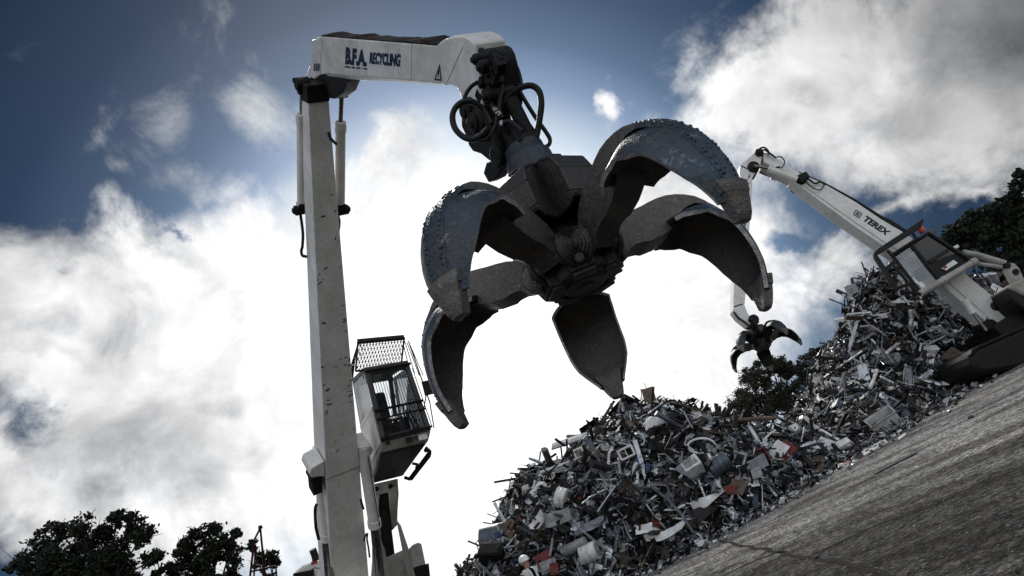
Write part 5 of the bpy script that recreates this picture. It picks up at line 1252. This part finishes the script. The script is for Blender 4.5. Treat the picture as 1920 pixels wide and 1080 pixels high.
# ------------------------------------------------------------------ trees and bushes
def leafmat(name, c1, c2):
    m, nt, b = nodes(name); co = objco(nt)
    c = mixc(nt, ramp(nt, tex(nt, 1.2, 5, .6, co), [(.38, 0), (.62, 1)]), c1, c2)
    nt.links.new(c, b.inputs['Base Color']); b.inputs['Roughness'].default_value = .75; b.inputs['Specular IOR Level'].default_value = .15; MATS[name] = m
leafmat('leaf_dark', (.012, .017, .010), (.022, .028, .016)); leafmat('leaf_olive', (.022, .026, .017), (.055, .058, .040))
weathered('bark', (.05, .042, .034), (.025, .02, .017), .5, .95, 0, 6)
def tree(base, crown_c, rx, ry, rz, nclump, nleaf, leaf, label, cat='tree', name='broadleaf_tree', mat='leaf_dark', seed=1, sub=1.0, group=None, clumps=None):
    r_ = np.random.default_rng(seed); base = np.array(base); cc_ = np.array(crown_c)
    root = thing(name, base, label, cat, group)
    cl = []
    for k in range(nclump):
        d = r_.normal(size=3); d /= np.linalg.norm(d); rad = r_.uniform(.25, 1.0) ** .6
        cl.append((cc_ + d * rad * np.array([rx, ry, rz]), r_.uniform(.20, .40) * min(rx, rz) * sub))
    if clumps: cl += [(np.array(p), q) for p, q in clumps]
    # trunk and limbs
    tb = MB(); top = cc_ - Z * rz * .35; hgt_ = top[2] - base[2]
    tr = max(.06, .028 * hgt_ + .03); tb.tube(spline([base - Z * .05, base + (top - base) * .35 + np.array([.1, .05, 0]) * rx * .2, base + (top - base) * .7, top], 5), list(np.linspace(tr * 1.25, tr * .5, 16)), 9)
    for c, q in cl:
        st_ = base + (top - base) * r_.uniform(.55, 1.0); md = (st_ + c) / 2 + r_.normal(size=3) * .15 * q + Z * .1 * rz
        tb.tube(spline([st_, md, c], 4), list(np.linspace(tr * .32, tr * .07, 9)), 5)
        for k in range(5):
            e_ = c + r_.normal(size=3) * q * .8; tb.tube([c, (c + e_) / 2 + r_.normal(size=3) * q * .1, e_], [tr * .10, tr * .07, tr * .03], 4)
    tb.build('trunk', 'bark', root)
    V = []; per = nleaf // len(cl); n_all = 0; pts = []
    for c, q in cl:
        nsub = 12
        subc = [c + (lambda d: d / np.linalg.norm(d))(r_.normal(size=3)) * q * r_.uniform(.35, 1.05) for _ in range(nsub)]
        for s in subc:
            k = int(per / nsub * r_.uniform(.5, 1.5)); pts.append(s + r_.normal(size=(k, 3)) * q * np.array([.24, .24, .16]))
    pts = np.concatenate(pts); n_all = len(pts)
    a = r_.normal(size=(n_all, 3)); a /= np.linalg.norm(a, axis=1)[:, None]; b2 = np.cross(a, r_.normal(size=(n_all, 3))); b2 /= np.linalg.norm(b2, axis=1)[:, None]
    L1 = leaf * r_.uniform(.6, 1.3, (n_all, 1)); L2 = L1 * .55
    V = np.stack([pts - a * L1 * .5, pts + b2 * L2 * .5, pts + a * L1 * .5, pts - b2 * L2 * .5], 1).reshape(-1, 3) - base
    me = bpy.data.meshes.new('crown'); me.vertices.add(len(V)); me.vertices.foreach_set('co', V.ravel())
    me.loops.add(n_all * 4); me.loops.foreach_set('vertex_index', np.arange(n_all * 4)); me.polygons.add(n_all)
    me.polygons.foreach_set('loop_start', np.arange(n_all) * 4); me.polygons.foreach_set('loop_total', np.full(n_all, 4))
    me.update(); me.validate(); me.materials.append(MATS[mat])
    o = bpy.data.objects.new('crown', me); COL.objects.link(o); o.parent = root
    return root
def tr(px, py, d, wpx, hpx, **k):
    c = P(px, py, d); s = d / FOC; base = np.array([c[0], c[1], 0])
    cl = k.pop('cl', None)
    if cl: k['clumps'] = [(P(x, y, d + o), q * s) for x, y, q, o in cl]
    return tree(base, c, wpx * s, wpx * s * .8, hpx * s, **k)
tr(170, 1075, 42, 105, 62, nclump=26, nleaf=22000, leaf=.30, label='largest dark leafy tree at the bottom left corner', seed=3, group='dark trees on the left',
   cl=[(40, 1055, 22, 0), (85, 1012, 26, 1), (110, 992, 20, 0), (150, 988, 24, -1), (190, 1000, 20, 0), (222, 972, 16, 0), (250, 985, 22, 1), (268, 1005, 22, 0), (285, 1050, 20, 0), (160, 1030, 36, 0), (215, 1030, 32, 0), (60, 1068, 34, 0), (120, 1050, 36, 0), (240, 972, 8, 0)])
tr(385, 1075, 44, 66, 55, nclump=16, nleaf=13000, leaf=.30, label='smaller dark leafy tree left of the red mast', seed=5, group='dark trees on the left',
   cl=[(345, 1030, 20, 0), (370, 1008, 20, 0), (395, 1003, 18, 1), (420, 1015, 18, 0), (445, 1000, 10, 0), (400, 1035, 26, 0), (360, 1055, 26, 0), (430, 1045, 22, 0), (320, 1065, 18, 0)])
tr(495, 1072, 44, 26, 36, nclump=8, nleaf=2600, leaf=.28, label='thin dark small tree behind the red mast', seed=6, group='dark trees on the left', cl=[(472, 1022, 10, 0), (505, 1045, 14, 0), (488, 1060, 16, 0)])
tr(300, 1085, 45, 30, 24, nclump=6, nleaf=1800, leaf=.28, label='low dark tree filling the gap between the two left trees', seed=16, group='dark trees on the left', cl=[(293, 1045, 12, 0)])
tr(1900, 450, 46, 95, 80, nclump=26, nleaf=20000, leaf=.34, label='big dark tree rising behind the far crane at the right edge', seed=8, group='dark trees on the right',
   cl=[(1795, 432, 22, 0), (1778, 450, 16, 0), (1820, 418, 20, 0), (1850, 405, 24, 0), (1880, 395, 24, 0), (1898, 370, 18, 0), (1908, 345, 14, 0), (1912, 326, 9, 0), (1840, 450, 32, 0), (1800, 470, 28, 0), (1880, 445, 36, 0), (1860, 480, 34, 0), (1910, 420, 34, 0), (1765, 462, 10, 0)])
tr(2010, 420, 50, 110, 110, nclump=20, nleaf=9000, leaf=.36, label='dark tree at the very right edge behind the big one', seed=9, group='dark trees on the right')
tr(1452, 728, 31, 76, 50, nclump=26, nleaf=34000, leaf=.115, label='round dark bush standing behind the saddle of the scrap heap', cat='bush', name='bush', mat='leaf_olive', seed=12, sub=.85,
   cl=[(1402, 722, 20, 0), (1392, 748, 22, 0), (1400, 770, 24, 0), (1420, 745, 26, 0), (1425, 703, 16, 0), (1450, 694, 15, 0), (1480, 692, 16, 0), (1505, 690, 14, 0), (1520, 715, 20, 0), (1440, 735, 26, 0), (1480, 730, 28, 0), (1412, 765, 24, 0), (1500, 752, 24, 0), (1450, 765, 26, 0)])
tr(1368, 772, 33, 26, 16, nclump=8, nleaf=2600, leaf=.15, label='low dark scrub at the left foot of the round bush', cat='bush', name='bush', mat='leaf_olive', seed=14, sub=.9)
tr(1545, 672, 33, 52, 22, nclump=14, nleaf=4200, leaf=.15, label='thin twiggy bush showing against the sky left of the right heap', cat='bush', name='bush', mat='leaf_olive', seed=15, sub=.8,
   cl=[(1510, 672, 12, 0), (1525, 664, 12, 0), (1545, 656, 12, 0)])
# ------------------------------------------------------------------ red mast
mast = MB(); D_m = 30
def mt(a, b2, r=.06): mast.tube([P(*a, D_m), P(*b2, D_m)], r * .8, 8)
mb0 = P(484, 1085, D_m)
for a, b2, r in (((488, 990), (477, 1012), .055), ((477, 1012), (463, 1130), .06), ((488, 990), (492, 1030), .06), ((492, 1030), (500, 1130), .065), ((479, 1020), (474, 1130), .05), ((470, 1072), (517, 1061), .05), ((517, 1061), (523, 1130), .05), ((476, 1040), (494, 1046), .03), ((473, 1058), (495, 1062), .03)): mt(a, b2, r)
mast.lathe(P(488, 989, D_m), Z, [(.09, -.06), (.10, .0), (.07, .08)], 10)
mast.tube([P(470, 1120, D_m), np.array([*P(470, 1120, D_m)[:2], 0])], .07, 8); mast.tube([P(500, 1120, D_m), np.array([*P(500, 1120, D_m)[:2], 0])], .07, 8)
tag(mast.build('lifting_mast', 'red_paint', None), 'thin dark red A-frame mast beside the left trees', 'mast')
# ------------------------------------------------------------------ worker
def worker():
    hp = P(983, 1056, 16.2); gx, gy = hp[0], hp[1]; s = hp[2] / 1.62
    fd = unit(np.array([.75, -.66, 0])); sd_ = np.array([-fd[1], fd[0], 0])   # facing / his left
    def L3(f, l, z): return np.array([gx, gy, 0]) + fd * f * s + sd_ * l * s + Z * z * s
    root = thing('person', (gx, gy, 0), 'worker in white hard hat and pale hi-vis vest standing before the heap', 'person')
    Vx, E_, R_ = [], [], []
    def add(p, r, par=None):
        Vx.append(p); R_.append(r * s)
        if par is not None: E_.append((par, len(Vx) - 1))
        return len(Vx) - 1
    pel = add(L3(0, 0, .98), .15); sp1 = add(L3(0, 0, 1.14), .145, pel); ch = add(L3(.01, 0, 1.32), .165, sp1); nk = add(L3(.02, 0, 1.46), .062, ch); ja = add(L3(.05, 0, 1.54), .075, nk); hd = add(L3(.04, 0, 1.63), .098, ja); add(L3(.03, 0, 1.70), .085, hd)
    for q in (-1, 1):
        sh_i = add(L3(0, .17 * q, 1.41), .075, ch); el = add(L3(-.02, .27 * q, 1.14), .048, sh_i); wr = add(L3(.16, .22 * q, .96), .032, el); pa = add(L3(.22, .20 * q, .91), .036, wr)
        for k, (o, ln) in enumerate(((-.03, .06), (-.01, .075), (.012, .07), (.032, .055))):
            f1 = add(L3(.25, (.20 + o) * q, .87), .0095, pa); f2 = add(L3(.26, (.20 + o) * q, .87 - ln * .6), .0085, f1); add(L3(.25, (.20 + o) * q, .87 - ln), .007, f2)
        t1 = add(L3(.25, (.20 - .045) * q, .91), .010, pa); add(L3(.27, (.20 - .055) * q, .88), .008, t1)
        hip = add(L3(0, .10 * q, .90), .095, pel); kn = add(L3(.03, .11 * q, .50), .06, hip); an = add(L3(-.01, .11 * q, .10), .045, kn); add(L3(.12, .12 * q, .05), .045, an)
    bm = bmesh.new(); ly = bm.verts.layers.skin.verify(); vv = [bm.verts.new(tuple(p)) for p in Vx]
    for a, b2 in E_: bm.edges.new((vv[a], vv[b2]))
    for v, r in zip(vv, R_): v[ly].radius = (r, r)
    vv[pel][ly].use_root = True
    me = bpy.data.meshes.new('t'); bm.to_mesh(me); bm.free(); to = bpy.data.objects.new('t', me); COL.objects.link(to)
    to.modifiers.new('s', 'SKIN'); su = to.modifiers.new('u', 'SUBSURF'); su.levels = 2; su.render_levels = 2
    dg = bpy.context.evaluated_depsgraph_get(); dg.update(); me2 = bpy.data.meshes.new_from_object(to.evaluated_get(dg)); bpy.data.objects.remove(to)
    me2.name = 'body'
    vc = np.zeros(len(me2.vertices) * 3); me2.vertices.foreach_get('co', vc); vc = vc.reshape(-1, 3) - np.array([gx, gy, 0]); me2.vertices.foreach_set('co', vc.ravel())
    me2.materials.clear(); me2.materials.append(MATS['dark_cloth']); me2.materials.append(MATS['skin'])
    for p in me2.polygons:
        c = np.array(p.center); l = abs(np.dot(c, sd_)) / s; f = np.dot(c, fd) / s; z = c[2] / s
        p.material_index = 1 if (z > 1.47 or (z < 1.0 and f > .15 and l > .1)) else 0; p.use_smooth = True
    bo = bpy.data.objects.new('body', me2); COL.objects.link(bo); bo.parent = root
    f_ = MB()
    for q in (-1, 1): f_.lathe(L3(.125, .034 * q, 1.645), fd, [(.004, -.01), (.012, 0), (.006, .008)], 8)
    f_.build('eye', 'hair', root)
    f_ = MB(); f_.hexa([L3(.128, -.017, 1.60), L3(.128, .017, 1.60), L3(.158, .012, 1.605), L3(.158, -.012, 1.605), L3(.125, -.01, 1.655), L3(.125, .01, 1.655), L3(.138, .008, 1.65), L3(.138, -.008, 1.65)]); f_.hexa([L3(.125, -.025, 1.568), L3(.125, .025, 1.568), L3(.135, .02, 1.57), L3(.135, -.02, 1.57), L3(.125, -.025, 1.578), L3(.125, .025, 1.578), L3(.135, .02, 1.576), L3(.135, -.02, 1.576)])
    for q in (-1, 1): f_.lathe(L3(.03, .098 * q, 1.62), sd_ * q, [(.02, -.01), (.034, .004), (.03, .016), (.012, .018)], 10)
    f_.build('face_features', 'skin', root)
    h = MB(); h.lathe(L3(.03, 0, 1.66), Z * .97 + fd * .1, [(.128, 0), (.130, .02), (.126, .06), (.105, .105), (.065, .135), (.02, .146)], 24)
    h.prism([L3(.03 + .16 * math.cos(a) + .02, .125 * math.sin(a), 1.655) for a in np.linspace(-1.5, 1.5, 12)], Z * .014)
    h.tube([L3(-.07, 0, 1.765), L3(.03, 0, 1.808), L3(.11, 0, 1.775)], .014, 6)
    h.build('hard_hat', 'hat_white', root)
    hr = MB(); hr.loft([[L3(.02 + r_ * math.cos(a) * 1.0, r_ * math.sin(a), z) for a in np.linspace(1.6, 2 * math.pi - 1.6, 10)] for r_, z in ((.108, 1.665), (.108, 1.62), (.09, 1.56))], False, closed=False); hr.build('hair', 'hair', root)
    v_ = MB(); secs = []
    for z, a, b2 in ((.90, .17, .205), (1.05, .165, .20), (1.2, .17, .205), (1.34, .18, .225), (1.42, .15, .235), (1.475, .09, .15)):
        secs.append([L3(.01 + a * math.cos(t), b2 * math.sin(t), z) for t in np.linspace(.22, 2 * math.pi - .22, 26)])
    v_.loft(secs, False, closed=False); vo = v_.build('vest', 'hivis', root)
    b_ = MB()
    for q in (-1, 1): b_.tube([L3(.165, .10 * q, .95), L3(.175, .10 * q, 1.2), L3(.17, .11 * q, 1.36), L3(.09, .12 * q, 1.455), L3(-.06, .12 * q, 1.46)], .018, 6)
    b_.build('reflective_band', 'reflective', vo)
    t_ = MB()
    for q in (-1, 1): t_.tube([L3(0, .10 * q, .95), L3(.03, .11 * q, .52), L3(0, .11 * q, .10)], [.118 * s, .085 * s, .075 * s], 14)
    t_.build('trousers', 'dark_cloth', root)
worker()
